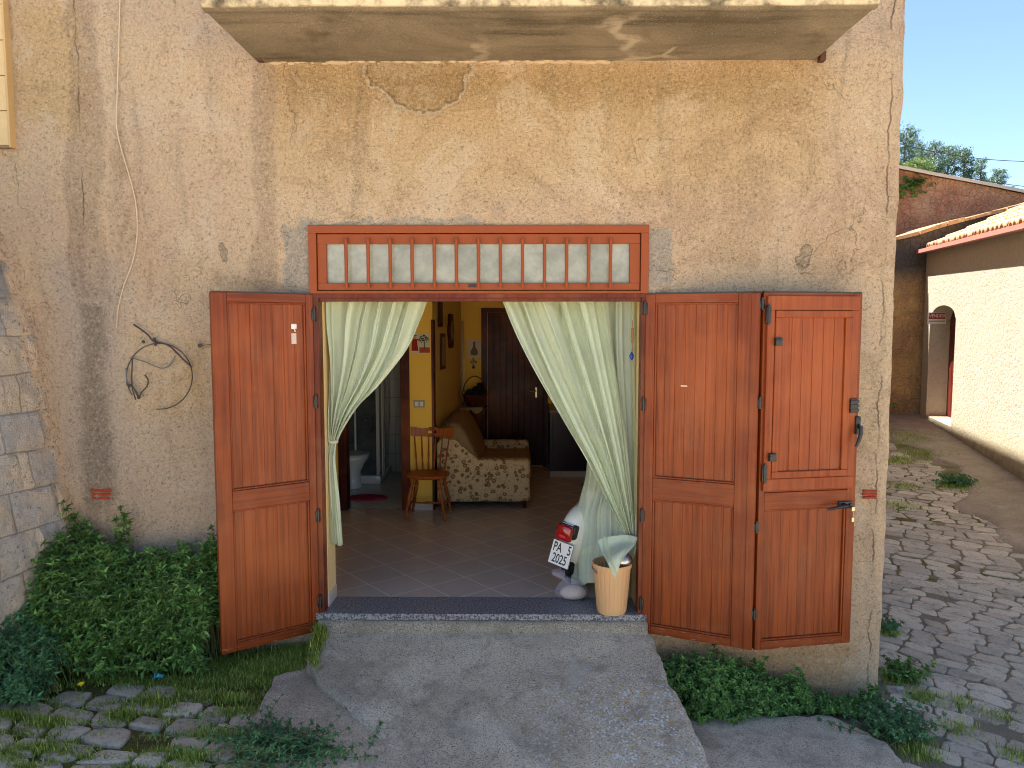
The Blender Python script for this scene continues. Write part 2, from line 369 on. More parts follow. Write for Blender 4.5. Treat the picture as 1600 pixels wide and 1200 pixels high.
def cloth(name, c1, tr=.45, transp=0.0, weave=True, rough=.8):
    m = M(name, rough, .2); x, y, z = m.sep()
    v = m.comb(m.ma('MULTIPLY', x, 90.), m.ma('MULTIPLY', y, 90.), m.ma('MULTIPLY', z, 9.)); n = m.noise(1, 5, .7, 0, v)
    c = m.mix(n, K(L(*c1), .80), K(L(*c1), 1.12)); c = m.mix(m.ma('MULTIPLY', m.mr(m.noise(3, 4), .45, .7), .3), c, K(L(*c1), .75))
    m.put(m.b.inputs['Base Color'], c); m.put(m.b.inputs['Normal'], m.bump(n, .35, .002))
    t = m.n('BsdfTranslucent', {'Color': c}); mx = m.n('MixShader', {0: tr, 1: m.b.outputs[0], 2: t.outputs[0]}); o = mx.outputs[0]
    if transp:
        tp = m.n('BsdfTransparent'); m2 = m.n('MixShader', {0: transp, 1: o, 2: tp.outputs[0]}); o = m2.outputs[0]
    m.t.links.new(o, m.out.inputs[0]); return m.m
def glassmat(name, tint, opac, rough=.08, tr=.8):
    m = M(name, rough, .5); g = m.n('BsdfGlossy', {'Color': (1, 1, 1, 1), 'Roughness': rough}); tp = m.n('BsdfTransparent', {'Color': L(*tint)})
    df = m.n('BsdfDiffuse', {'Color': L(*opac)}); fr = m.n('Fresnel', {'IOR': 1.5})
    d = m.mr(m.noise(5, 6, .7), .3, .75, 1 - tr - .12, 1 - tr + .25)
    a = m.n('MixShader', {0: d, 1: tp.outputs[0], 2: df.outputs[0]}); b = m.n('MixShader', {0: fr.outputs[0], 1: a.outputs[0], 2: g.outputs[0]})
    m.t.links.new(b.outputs[0], m.out.inputs[0]); return m.m

M_ST = stucco(); M_WOOD = wood(); M_WBOARD = wood('board_wood', (136, 61, 16), (88, 32, 8), boards=True); M_WRAIL = wood('rail_wood', horiz=True); M_FRAME = painted('painted_frame', (146, 74, 38)); M_JAMB = wood('jamb_wood', (110, 42, 16), (70, 22, 10), .4)
M_BLK = plain('black_hardware', (.012, .012, .013, 1), .35, .3, 30, .5); M_CONC = concrete('ramp_concrete', (180, 164, 139), (206, 190, 163), True)
M_SLAB = concrete('old_concrete', (174, 158, 134), (202, 186, 160)); M_EARTH = earth(); M_COB = stonemat('cobble_stone'); M_COB2 = stonemat('lane_stone', (166, 151, 131), (204, 187, 162))
M_BAL = concrete('balcony_concrete', (126, 108, 84), (158, 138, 110), False, True, .012)
M_LEAF = leafmat('weed_leaf', (56, 90, 38), (112, 150, 72)); M_LEAF2 = leafmat('weed_leaf_blue', (58, 94, 62), (92, 136, 88)); M_GRASS = leafmat('grass_blade', (122, 142, 54), (182, 192, 92)); M_STEM = plain('weed_stem', L(98, 104, 62), .7)
M_CURT = cloth('curtain_cloth', (230, 238, 214), .45, .04)
M_HANG = cloth('hanging_cloth', (222, 234, 214), .42, .05)
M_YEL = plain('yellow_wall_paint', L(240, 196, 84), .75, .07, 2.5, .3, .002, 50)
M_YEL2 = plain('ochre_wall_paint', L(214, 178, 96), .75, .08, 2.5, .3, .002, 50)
M_CREAM = plain('cream_reveal_paint', L(226, 196, 140), .7, .06, 3)
M_DKW = wood('dark_mahogany', (84, 26, 18), (40, 10, 10), .5, 1.0, .06)
M_WHITE = plain('white_plastic', L(226, 224, 216), .35, .04); M_CER = plain('white_ceramic', L(236, 234, 228), .12, .02, 8, .6)

# ------------------------------------------------------------------ the ground
def sheet(name, xs, ys, zf, mat, **kw):
    X, Y = np.meshgrid(xs, ys, indexing='ij'); P = np.stack([X, Y, zf(X, Y)], -1); return MB().grid(P).build(name, mat, smooth=True, **kw)
fine = lambda a, b, s: list(np.arange(a, b, s))
gx = [-300, -120, -50, -20, -10, -6] + fine(-4, 9, .06) + [9.5, 11, 14, 20, 50, 120, 300]
gy = [-300, -120, -50, -20, -10, -6, -4] + fine(-2.2, 3, .08) + fine(3, 12, .2) + [13, 15, 18, 22]
gr = sheet('ground', gx, gy, lambda X, Y: gz(X, Y) - .024 + .014 * np.clip((X - 1.2) / .3, 0, 1) + .012 * np.where(X > 1.2, .55, 1) * fbm(X, Y, 3), M_EARTH); struct(gr)

def ramp_z(x, y): return -.105 + np.minimum(y, 0) * .235 + .022 * fbm(x, y, 1.6) + .006 * fbm(x, y, 9, 3) - .02 * np.clip(x, 0, 2) * (-y)
RL = [(0, at(497, 985).x), (-.35, at(497, 985).x + .02), (-.55, -.96), (-.72, -.8), (-.9, -.62), (-1.15, -.38), (-1.6, -.1), (-2.2, .1)]
def ramp_l(y): return np.interp(-np.asarray(y), [-a[0] for a in RL], [a[1] for a in RL])
def ramp_r(y): return 1.14 + .13 * (-np.asarray(y))
us = np.linspace(0, 1, 90); ys = np.linspace(-.012, -2.2, 90)
U, Y = np.meshgrid(us, ys, indexing='ij'); jl = .03 * fbm(Y * 0, Y, 6, 4, 3); jr = .05 * fbm(Y * 0 + 5, Y, 5, 5, 5)
Xl = ramp_l(Y) + jl; Xr = ramp_r(Y) + jr; X = Xl + (Xr - Xl) * U; Z = ramp_z(X, Y); ed = np.clip(np.minimum(U, 1 - U) / .02, 0, 1); Z = Z - .02 * (1 - ed) ** 2
P = np.stack([X, Y, Z], -1); mb = MB().grid(P)
for side in (0, -1):
    e = P[side]; b = e.copy(); b[:, 2] = gz(b[:, 0], b[:, 1]) - .12; b[:, 0] += (.03 if side else -.03); mb.grid(np.stack([e, (e + b) / 2 + rng.normal(0, .008, e.shape), b]))
ramp = mb.build('concrete_ramp', M_CONC, smooth=True); struct(ramp)
# lip of cement under the stone threshold
def slab(name, outline, zf, th, mat, n=60, jit=.02):
    """irregular slab with a thickness, built as polar fan"""
    c = np.mean(outline, 0); k = []
    o = np.array(outline, float); m_ = len(o); seg = n // m_ + 1; 
    pts = []
    for i in range(m_):
        for j in range(seg):
            t = j / seg; pts.append(o[i] * (1 - t) + o[(i + 1) % m_] * t)
    pts = np.array(pts); pts += rng.normal(0, jit * .35, pts.shape); pts[:, 0] += jit * fbm(pts[:, 0], pts[:, 1], 5); 
    rings = [0, .25, .5, .7, .85, .96, .99, 1.0]; P = []
    for r in rings:
        q = c + (pts - c) * r; z = zf(q[:, 0], q[:, 1]) + th * (1 if r < .99 else .8 if r < 1 else .45) + .006 * fbm(q[:, 0], q[:, 1], 3); P.append(np.column_stack([q, z]))
    q = pts.copy(); P.append(np.column_stack([q, zf(q[:, 0], q[:, 1]) - .06]))
    P = np.array(P); P = np.concatenate([P, P[:, :1]], 1)
    return MB().grid(P).build(name, mat, smooth=True)
EDG = [ghit(430, 1062), ghit(500, 1045), ghit(556, 1085), ghit(640, 1140), ghit(735, 1235), ghit(600, 1290), ghit(440, 1260), ghit(395, 1130)]
struct(slab('broken_concrete_slab', [(p.x, p.y) for p in EDG], gz, .035, M_SLAB))
EDG = [ghit(1020, 1130), ghit(1120, 1122), ghit(1300, 1124), ghit(1385, 1165), ghit(1440, 1230), ghit(1300, 1330), ghit(1000, 1330)]
struct(slab('concrete_apron', [(p.x, p.y) for p in EDG], gz, .03, M_SLAB))

def cobbles(name, x0, x1, y0, y1, sx, sy, ang, inside, mat, h=.03, gap=.02, seed=1, zf=gz, base=0.0, rows_wave=.06):
    r = np.random.default_rng(seed); nx = int((x1 - x0) * 1.6 / sx); ny = int((y1 - y0) * 1.6 / sy); cx, cy = (x0 + x1) / 2, (y0 + y1) / 2
    J = r.uniform(-.30, .30, (nx + 2, ny + 2, 2)); ca, sa = math.cos(ang), math.sin(ang); vs = []; fs = []
    for j in range(ny):
        off = r.uniform(0, 1); 
        for i in range(nx):
            u = lambda a, b: ((i + a + off - nx / 2 + J[i + a, j + b, 0] * .7) * sx, (j + b - ny / 2 + J[i + a, j + b, 1] * .45) * sy)
            # corners: own lower/upper rows keep their own offset
            q = np.array([u(0, 0), u(1, 0), u(1, 1), u(0, 1)]); c = q.mean(0)
            wxy = np.array([cx + c[0] * ca - c[1] * sa, cy + c[0] * sa + c[1] * ca])
            if not (x0 < wxy[0] < x1 and y0 < wxy[1] < y1) or not inside(*wxy) or r.random() < .03: continue
            q = c + (q - c) * (1 - gap * 2 / min(sx, sy))
            # rounded outline of 12 points
            out = []
            for k in range(4):
                a, b, d = q[(k - 1) % 4], q[k], q[(k + 1) % 4]
                out += [b + (a - b) * .24, b + ((a - b) * .055 + (d - b) * .055), b + (d - b) * .24]
            out = np.array(out); out += r.normal(0, .004 + .02 * gap, out.shape)
            hh = h * r.uniform(.7, 1.25); tilt = r.normal(0, .035, 2); n = len(out); o = len(vs)
            for (sc, hz) in ((1.0, -.6), (1.0, .62), (.965, .92), (.86, 1.0), (.4, 1.03)):
                p = c + (out - c) * sc; W = np.column_stack([cx + p[:, 0] * ca - p[:, 1] * sa, cy + p[:, 0] * sa + p[:, 1] * ca])
                z = zf(W[:, 0], W[:, 1]) + base + hh * hz - .03 + (p - c) @ tilt + (r.normal(0, .0022, n) if hz > 0 else 0)
                vs += list(map(tuple, np.column_stack([W, z])))
            for l in range(4):
                for k in range(n): fs.append((o + l * n + k, o + l * n + (k + 1) % n, o + (l + 1) * n + (k + 1) % n, o + (l + 1) * n + k))
            fs.append(tuple(o + 4 * n + k for k in range(n)))
    mb = MB(); mb.v = vs; mb.f = fs; ob = mb.build(name, mat, smooth=True); struct(ob); return ob
cobbles('cobblestone_paving', -3.9, -.15, -2.1, -.36, .235, .155, R(-7), lambda x, y: x < ramp_l(y) - .34 - .2 * (y < -.8) and not (-1.6 < x < -.6 and y > -.72) and y < -.50 + .04 * x, M_COB, .030, .009, 3)
W2 = lambda x, y: (x > 1.32 - .12 * y and y < -.62 - .1 * (x - 1.3) + (.5 if x > 2.75 else 0)) or x > XR + .03
cobbles('lane_cobblestones', 1.2, 5.2, -2.2, 2.2, .235, .135, R(-38), lambda x, y: W2(x, y) and not (y < -.5 and x < 2.55 and y > -1.45), M_COB2, .012, .004, 8, base=.018)

# ------------------------------------------------------------------ neighbouring building on the right (frame of wall)
A = ghit(1600, 757); B = ghit(1437, 650); A.z = B.z = 0
UD = (B - A).normalized(); ND = Vector((UD.y, -UD.x, 0))    # ND points into the right-hand building (+x)
A = A - UD * 3.2
LW = (B - A).length
def uz(px, py): 
    h = hitp(px, py, A, ND); return (h - A).dot(UD), h.z
def wpt(u, d, z):
    p = A + UD * u + ND * d; return Vector((p.x, p.y, z - (.19 * (LW - u) / (LW - 3.2) if z > 2.6 else 0)))   # the eave drops towards the lower lane
def sgz(u, d=0): p = A + UD * u + ND * d; return float(gz(p.x, p.y))
cobbles('far_lane_cobblestones', 2.6, 9.5, 2.0, 10.8, .27, .17, R(-30), lambda x, y: x > XR and (Vector((x, y, 0)) - A).dot(ND) < -.95 - .2 * math.sin(y * .9) , M_COB2, .012, .006, 11, base=.016)
# worn concrete margin by the wall
us_ = np.linspace(-1, LW, 60); ds = np.linspace(0, 1, 14); Pn = []
for u in us_:
    wd = .95 + .25 * math.sin(u * 1.1) + .12 * math.sin(u * 4.3); row = []
    for t in ds:
        p = A + UD * u - ND * (t * wd); row.append((p.x, p.y, float(gz(p.x, p.y)) + .022 + .02 * (1 - t) - (.05 if t == 1 else 0)))
    Pn.append(row)
struct(MB().grid(np.array(Pn)).build('concrete_margin', concrete('brown_concrete', (140, 124, 104), (166, 148, 126)), smooth=True))

# ------------------------------------------------------------------ THE HOUSE
house = root('plastered_house', (0, 0, 0), 'large tan roughcast house with balcony slab and open brown folding doors', 'house')
def edge_x(z): return .014 * fbm(np.asarray(z) * 0 + 3, z, 5, 5, 9)
OT = -.60
xs = sorted(set([-9, -6, -4.5] + fine(-3.5, OX0 - .008, .017) + [OX0] + fine(OX0 + .05, OX1 - .02, .06) + [OX1] + fine(OX1 + .017, XR - .01, .017) + [XR]))
zb = at(750, 985).z
zs = sorted(set([-1.4, -1.0] + fine(-.8, zb - .008, .017) + [zb] + fine(zb + .017, OZ1 - .008, .017) + [OZ1] + fine(OZ1 + .017, 4.4, .017) + [4.6, 5.5, HB]))
X, Z = np.meshgrid(xs, zs, indexing='ij')
Yd = .010 * fbm(X, Z, 2.2, 3, 1) + .006 * fbm(X, Z, 22, 3, 2) - .002
# raised ghost ribs & patch relief
Yd -= .007 * np.exp(-((X - at(408, 300).x) / .05) ** 2) * (Z > at(0, 470).z)
Yd -= .008 * np.exp(-((X - at(134, 300).x) / .05) ** 2)
fall = np.clip((np.minimum.reduce([abs(X - OX0) + 9 * ((Z > OZ1 + .02) | (Z < zb)), abs(X - OX1) + 9 * ((Z > OZ1 + .02) | (Z < zb)), abs(Z - OZ1) + 9 * ((X < OX0 - .02) | (X > OX1 + .02))])) / .05, .2, 1)
Yd *= fall
k = np.clip((X - (XR - .12)) / .12, 0, 1); Xd = X + k * edge_x(Z); Yd = Yd * (1 - k) + k * (.03 * k ** 2)
Pf = np.stack([Xd, Yd, Z], -1); mb = MB(); mb.v = list(map(tuple, Pf.reshape(-1, 3).tolist())); nb_ = len(zs)
for i in range(len(xs) - 1):
    for j in range(nb_ - 1):
        xm = (xs[i] + xs[i + 1]) / 2; zm = (zs[j] + zs[j + 1]) / 2
        if OX0 < xm < OX1 and zb < zm < OZ1: continue
        k0 = i * nb_ + j; mb.f.append((k0, k0 + nb_, k0 + nb_ + 1, k0 + 1))
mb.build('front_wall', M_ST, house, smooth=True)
ZZ = np.array(zs); DEP = B.y + 3.6; YY = np.array([.03, .12, .3, .8, 2, 4, 7, DEP]); SK = UD.x / UD.y  # unseen flank skewed and lengthened so the house shades the lane
Ps = np.array([[(XR + SK * (y - .03) + edge_x(z) + (.004 * math.sin(z * 7 + y * 3) if y > .04 else 0), y, z) for z in zs] for y in YY])
MB().grid(Ps).build('side_wall', M_ST, house, smooth=False)
XE = XR + SK * DEP
MB().box(-9, XE - .02, DEP - .2, DEP, -1.4, HB - .005).build('rear_wall', M_ST, house); MB().box(-9.0, -8.9, .02, DEP - .2, -1.4, HB - .01).build('side_wall', M_ST, house)
MB().prism([(-9.1, -.16), (XR + .10, -.16), (XE + .12, DEP), (-9.1, DEP)], 'z', HB, HB + .16).build('roof', M_BAL, house)
# balcony slab
bz = at(800, 96, 0).z; bl = at(404, 95, 0).x; br = at(1272, 95, 0).x; BYF = -.885
bw = MB(); n1, n2 = 120, 34
xsb = np.linspace(bl, br, n1); ysb = np.linspace(0.0, BYF, n2); Xb, Yb = np.meshgrid(xsb, ysb, indexing='ij')
Zb = bz + .008 * fbm(Xb, Yb, 2.5, 4, 4) - .012 * np.clip(-Yb / .9, 0, 1) - .012 * (Yb < -.83) * (Yb > -.86)
bw.grid(np.stack([Xb, Yb, Zb], -1))
for (a, b_) in (((0, None), 0), ((-1, None), 0)):
    e = np.stack([Xb, Yb, Zb], -1)[a[0]]; t = e.copy(); t[:, 2] = bz + .2; bw.grid(np.stack([e, t]))
e = np.stack([Xb, Yb, Zb], -1)[:, -1]; e[:, 1] += .006 * fbm(e[:, 0], e[:, 0] * 0, 9); m1 = e.copy(); m1[:, 2] += .05; m1[:, 1] -= .014; t = e.copy(); t[:, 2] = bz + .2; t[:, 1] -= .01; bw.grid(np.stack([e, m1, t]))
bw.box(bl - .002, br + .002, BYF - .008, 0, bz + .198, bz + .204)
def balmat():
    m = M('balcony_stained_concrete', .92, .2); P = m.pos; x, y, z = m.sep()
    c = m.mix(m.mr(m.noise(1.5, 6, .65, .6), .3, .7), L(112, 102, 86), L(144, 132, 112))
    bands = m.noise(1, 4, .6, 0, m.comb(m.ma('MULTIPLY', x, .7), m.ma('MULTIPLY', y, 5.), 3)); c = m.mix(m.ma('MULTIPLY', m.mr(bands, .5, .68), .75), c, L(80, 72, 58))
    g = m.noise(110, 4, .7); c = m.mix(m.ma('MULTIPLY', m.mr(g, .47, .3), .7), c, L(70, 58, 42)); c = m.mix(m.mr(g, .57, .75), c, L(206, 186, 152))
    sv = m.warp(3, .35); lime = m.voro(.75, sv, 'DISTANCE_TO_EDGE'); c = m.mix(m.ma('MULTIPLY', m.mr(lime, .035, .004), m.ma('MULTIPLY', m.mr(m.noise(1.6, 3), .48, .6), .75)), c, L(186, 172, 150))
    dk = m.mr(m.noise(1.9, 5, .7, .3, m.vm('ADD', P, (7, 0, 0))), .56, .7); c = m.mix(m.ma('MULTIPLY', dk, .6), c, L(92, 80, 62))
    fr = m.mr(y, BYF + .012, BYF); c = m.mix(fr, c, m.mix(m.mr(m.noise(4, 5, .7), .4, .65), L(214, 196, 160), L(92, 82, 66)))
    return m.done(c, .93, m.bump(m.ma('ADD', m.noise(45, 6, .7), m.noise(12, 4)), .8, .008))
M_BALC = balmat()
bal = bw.build('balcony_slab', M_BALC, house, auto=35)
# crumbled mortar line under the slab
mo = MB()
for i in range(46):
    x = at(430 + i * 11.5 + rnd.uniform(-3, 3), 97).x; r_ = rnd.uniform(.010, .026)
    mo.lathe([(0.002, -r_ * .6), (r_ * .8, -r_ * .3), (r_, 0), (r_ * .7, r_ * .5), (.002, r_ * .6)], (x, -.006, bz - rnd.uniform(-.006, .012)), 7, sx=rnd.uniform(1.2, 2.6), sy=.8)
mo.build('crumbled_mortar', plain('lime_mortar', L(188, 168, 140), .95, .3, 30, .2, .004), bal, smooth=True)
for px in (408, 1283):
    p = at(px, 90, -.02); MB().box(p.x - .018, p.x + .018, -.06, -.004, p.z - .03, p.z + .03, .004).build('rusty_stub', plain('rusty_iron', L(86, 54, 36), .8, .3, 30), bal)

# stone threshold & cement lip
def granite():
    m = M('granite', .35, .5); g = m.noise(75, 4, .8); c = m.mix(m.mr(g, .42, .58), L(46, 48, 54), L(150, 148, 150)); c = m.mix(m.mr(m.voro(80), .25, .1), c, L(186, 186, 188))
    return m.done(c, .4)
MB().box(DX0 - .07, DX1 + .06, -.035, WT - .01, -.045, 0.0, .004).build('granite_threshold', granite(), house)
li = MB(); xl = np.linspace(OX0 + .02, OX1 + .02, 90); prof = [(-.02, -.046), (-.05, -.05), (-.062, -.075), (-.07, -.13), (-.05, -.2)]
li.grid(np.array([[(x, a + .012 * float(fbm(x, a, 6, 3, 4)), z + .008 * float(fbm(x, 2, 5, 3, 6))) for (a, z) in prof] for x in xl]))
li.build('cement_lip', concrete('pale_cement', (138, 128, 112), (160, 150, 132), bump=.006), house, smooth=True)

# door frame / jambs / lintel
jm = MB()
for (a, b_) in ((OX0 + .008, DX0), (DX1, OX1 - .008)):
    jm.box(a, b_, -.012, .05, -.06, LZ + .02, .004); jm.box(a + .02 if a < 0 else a, b_ if a < 0 else b_ - .02, .05, .09, -.04, LZ, .003)
jm.box(OX0 + .008, OX1 - .008, -.016, .06, LZ - .006, LZ + .022, .003); jm.box(DX0 - .01, DX1 + .01, .012, .05, LZ - .03, LZ - .004, .003)
jm.build('door_frame', M_JAMB, house)
rv = MB(); rv.box(OX0, DX0 + .004, .088, WT, -.02, OZ1 + .2); rv.box(DX1 + .004, OX1, .092, WT, -.02, OZ1 + .2)
rv.box(OX0 - .02, OX1 + .02, .10, WT, LZ + .03, LZ + .09); rv.build('painted_reveal', M_CREAM, house)
# transom window
tz0, tz1 = LZ + .022, OZ1
tr = MB(); t = .052
tr.box(OX0, OX1, -.02, .06, tz1 - t, tz1, .004); tr.box(OX0, OX0 + t, -.02, .06, tz0, tz1 - t, .003); tr.box(OX1 - t, OX1, -.02, .06, tz0, tz1 - t, .003); tr.box(OX0 + t, OX1 - t, -.02, .06, tz0, tz0 + .018, .003)
gx0, gx1 = at(510, 400).x, at(984, 400).x; gz0, gz1 = at(750, 442).z, at(750, 381).z
a0, a1, c0, c1 = OX0 + t + .004, OX1 - t - .004, tz0 + .022, tz1 - t - .004
tr.box(a0, a1, -.006, .05, gz1, c1, .004); tr.box(a0, a1, -.006, .05, c0, gz0, .004); tr.box(a0, gx0, -.0045, .05, gz0, gz1, .003); tr.box(gx1, a1, -.0045, .05, gz0, gz1, .003)
trans = tr.build('transom_window', M_FRAME, house)
MB().box(gx0, gx1, .020, .026, gz0, gz1).build('pane', glassmat('dusty_glass', (214, 218, 208), (212, 210, 192), .06, .58), trans)
for i in range(13):
    px = 541 + i * (954 - 541) / 12; p = at(px, 411, -.03)
    b_ = MB().tube([(p.x, -.035, at(px, 450, -.03).z), (p.x + rnd.uniform(-.002, .002), -.034, at(px, 411, -.03).z), (p.x, -.035, at(px, 374, -.03).z)], .0115, 10); b_.box(p.x - .006, p.x + .006, -.03, -.003, at(px, 378, 0).z, at(px, 375, 0).z + .012); b_.box(p.x - .006, p.x + .006, -.03, -.003, at(px, 449, 0).z, at(px, 446, 0).z)
    b_.build('bar', M_FRAME, trans, auto=50)
p = at(738, 447); MB().box(p.x - .025, p.x + .02, -.016, -.006, p.z - .008, p.z + .008, .002).build('latch', M_BLK, trans)
C = np.array([[(x, .085, z) for x in np.linspace(gx0 - .05, gx1 + .05, 60)] for z in np.linspace(gz0 - .06, gz1 + .06, 8)])
C[:, :, 1] += .016 * np.sin(C[:, :, 0] * 38 + 2 * np.sin(C[:, :, 0] * 5)) 
MB().grid(C).build('transom_curtain', M_CURT, trans, smooth=True)

# folding door leaves -------------------------------------------------------
HZ0 = at(500, 984, 0).z; HZ1 = at(495, 460, 0).z; LH = HZ1 - HZ0
def panel(mb, x0, x1, z0, z1, n, yb, groove=.0035):
    """tongue and groove board panel: one corrugated sheet with V grooves"""
    xs = []; w_ = (x1 - x0) / n
    for i in range(n):
        a = x0 + i * w_; xs += [(a, groove), (a + .0025, 0), (a + w_ - .0025, 0)]
    xs.append((x1, groove)); P = np.array([[(x, yb + g, z) for z in (z0, z1)] for (x, g) in xs]); mb.grid(P)
    mb.box(x0, x1, yb + .006, yb + .012, z0, z1)
def leaf(name, W, m, loc, rot, stiles, mid, hinge_x, boards, label=None):
    """leaf runs along local x*m; visible face is local -y; origin at hinge foot"""
    T = .042; sl, sr = stiles; q = MB(); X = lambda a: a * m
    q.box(X(0), X(sl), 0, T, 0, LH, .004); q.box(X(W - sr), X(W), 0, T, 0, LH, .004)
    fr = q.build(name, M_WOOD, house); fr.location = loc; fr.rotation_euler = (0, 0, rot); ORG[fr.name] = Vector()
    if label: fr['label'] = label
    for (z0, z1) in ((LH - .058, LH), (0, .055), mid): MB().box(X(sl), X(W - sr), 0.0008, T, z0, z1, .003).build('rail', M_WRAIL, fr, wp=False)
    for (z0, z1) in ((.055, mid[0]), (mid[1], LH - .058)):
        pn = MB(); panel(pn, min(X(sl), X(W - sr)), max(X(sl), X(W - sr)), z0, z1, boards, .023, .0022)
        pn.build('board_panel', M_WBOARD, fr, wp=False)
        bd = MB(); e = .013
        for (a, b_, c, d) in ((sl, W - sr, z0, z0 + e), (sl, W - sr, z1 - e, z1), (sl, sl + e, z0 + e, z1 - e), (W - sr - e, W - sr, z0 + e, z1 - e)):
            bd.box(X(a), X(b_), .007, .0225, c, d, .004)
        bd.build('bead', M_WOOD, fr, wp=False)
    MB().box(X(.004), X(W - .004), .004, T - .004, LH, LH + .008).build('top_edge_seal', M_BLK, fr, wp=False)
    return fr, X, T
def hinge(fr, x, y, z, h=.085):
    g = MB(); g.tube([(x, y, z - h / 2), (x, y, z + h / 2)], .009, 10); g.box(x - .016, x + .016, y + .001, y + .012, z - h / 2 + .008, z + h / 2 - .008, .002); g.tube([(x, y, z + h / 2 - .003), (x, y, z + h / 2 + .008)], .006, 8)
    return g.build('hinge', M_BLK, fr, wp=False, auto=40)
def P2(px, pyt, H=None): return None
# left leaf
hl = Vector((at(495, 700).x, -.02, HZ0)); 
def outer(px, ytop, ybot):
    # depth at which the leaf height LH spans the given pixels
    lo_, hi = -1.2, .2
    for _ in range(50):
        mdl = (lo_ + hi) / 2; h = at(px, ytop, mdl).z - at(px, ybot, mdl).z
        if h > LH: hi = mdl
        else: lo_ = mdl
    p = at(px, (ytop + ybot) / 2, mdl); return p
oL = outer(338, 455, 1023); oM = outer(1184, 460, 1020); oR = outer(1338, 462, 1008)
dl = Vector((oL.x - hl.x, oL.y - hl.y)); WL = dl.length; rotL = math.atan2(-dl.y, -dl.x)
lf, X, T = leaf('door_leaf', WL, -1, hl, rotL, (.05, .095), (.92, 1.045), 0, 7, 'single left door leaf with a white paper hook and tag')
for py in (492, 628, 806, 940): hinge(lf, .004, -.008, (at(498, py, -.02).z - HZ0))
hk = MB(); zt = at(467, 510, -.1).z - HZ0; hk.box(-.145, -.108, .012, .024, zt - .018, zt + .018, .006); hk.tube([(-.126, .008, zt - .018), (-.126, .0, zt - .034), (-.126, -.006, zt - .028)], .004, 8); hk.build('hook', M_WHITE, lf, wp=False, auto=40)
MB().box(-.143, -.110, .0205, .0222, zt - .115, zt - .045).build('paper_tag', plain('tag_paper', L(206, 186, 172), .8, .15, 60), lf, wp=False)
# right pair
hr = Vector((at(1005, 700).x, -.02, HZ0)); dm = Vector((oM.x - hr.x, oM.y - hr.y)); WM = dm.length; rotM = math.atan2(dm.y, dm.x)
mf, X, T = leaf('door_leaf', WM - .008, 1, hr, rotM, (.062, .135), (.93, 1.075), 0, 8, 'middle door leaf hinged on the right jamb, with a chipped nail mark')
for py in (482, 632, 806, 944): hinge(mf, -.004, -.008, (at(1000, py, -.02).z - HZ0))
# stepped mullion strip on its outer stile
MB().box(WM - .062, WM - .012, -.011, .0005, .004, LH - .004, .003).build('cover_strip', M_WOOD, mf, wp=False)
ck = MB(); ck.box(.235, .275, .0205, .0235, LH - .605, LH - .597); ck.lathe([(.001, 0), (.006, .003), (.001, .006)], (.28, .019, LH - .606), 8); ck.build('chip', plain('bare_wood', L(224, 206, 176), .8), mf, wp=False)
h3 = Vector((oM.x + .012, oM.y + .004, HZ0)); dr = Vector((oR.x - h3.x, oR.y - h3.y)); WR = dr.length; rotR = math.atan2(dr.y, dr.x)
rl, X, T = leaf('door_leaf', WR, 1, h3, rotR, (.04, .06), (.92, 1.03), 0, 9, 'end door leaf with hinged shutter, black handles and hanging keys')
for py in (475, 630, 824, 960): hinge(rl, -.012, -.006, (at(1188, py, oM.y).z - HZ0), .07)
# shutter sash set in upper half
ub = 1.045; ut = LH - .02; sx0, sx1 = .018, WR - .03
sh = MB(); f_ = .078
sh.box(sx0, sx1, -.020, -.001, ut - f_ - .012, ut, .004); sh.box(sx0, sx1, -.020, -.001, ub, ub + f_, .004); sh.box(sx0, sx0 + .05, -.0195, -.001, ub + f_, ut - f_ - .012, .003); sh.box(sx1 - .05, sx1, -.0195, -.001, ub + f_, ut - f_ - .012, .003)
i0, i1, j0, j1 = sx0 + .052, sx1 - .052, ub + f_ + .002, ut - f_ - .014; g_ = .045
sh.box(i0, i1, -.027, -.002, j1 - g_, j1, .005); sh.box(i0, i1, -.027, -.002, j0, j0 + g_, .005); sh.box(i0, i0 + g_, -.0265, -.002, j0 + g_, j1 - g_, .004); sh.box(i1 - g_, i1, -.0265, -.002, j0 + g_, j1 - g_, .004)
M_WOOD2 = wood('shutter_wood', (148, 70, 28), (118, 48, 18), .38, 1.0, .1)
shutter = sh.build('shutter', M_WOOD2, rl, wp=False)
pn = MB(); panel(pn, i0 + g_, i1 - g_, j0 + g_, j1 - g_, 6, -.012); pn.box(i0 + g_, i1 - g_, -.006, -.0015, j0 + g_, j1 - g_); pn.build('shutter_boards', M_WOOD2, rl, wp=False)
for (px, py) in ((1214, 534), (1209, 714)):
    zc = at(px, py, oM.y).z - HZ0; b_ = MB(); x = .085 if py < 600 else .066
    b_.box(x - .022, x + .024, -.045, -.0195, zc - .025, zc + .025, .003); b_.tube([(x - .012, -.05, zc), (x - .012, -.044, zc)], .012, 12); b_.build('shutter_catch', M_BLK, rl, wp=False, auto=40)
for py in (492, 740):
    hinge(rl, .022, -.026, at(1198, py, oM.y).z - HZ0, .12)
zc = at(1328, 633, oR.y).z - HZ0; x = WR - .055
b_ = MB(); b_.box(x - .028, x + .028, -.036, -.0195, zc - .045, zc + .045, .003)
for k in (-.028, 0, .028): b_.box(x - .03, x + .03, -.044, -.035, zc + k - .008, zc + k + .008, .002)
b_.build('latch_block', M_BLK, rl, wp=False)
zc = at(1337, 670, oR.y).z - HZ0; x = WR - .02
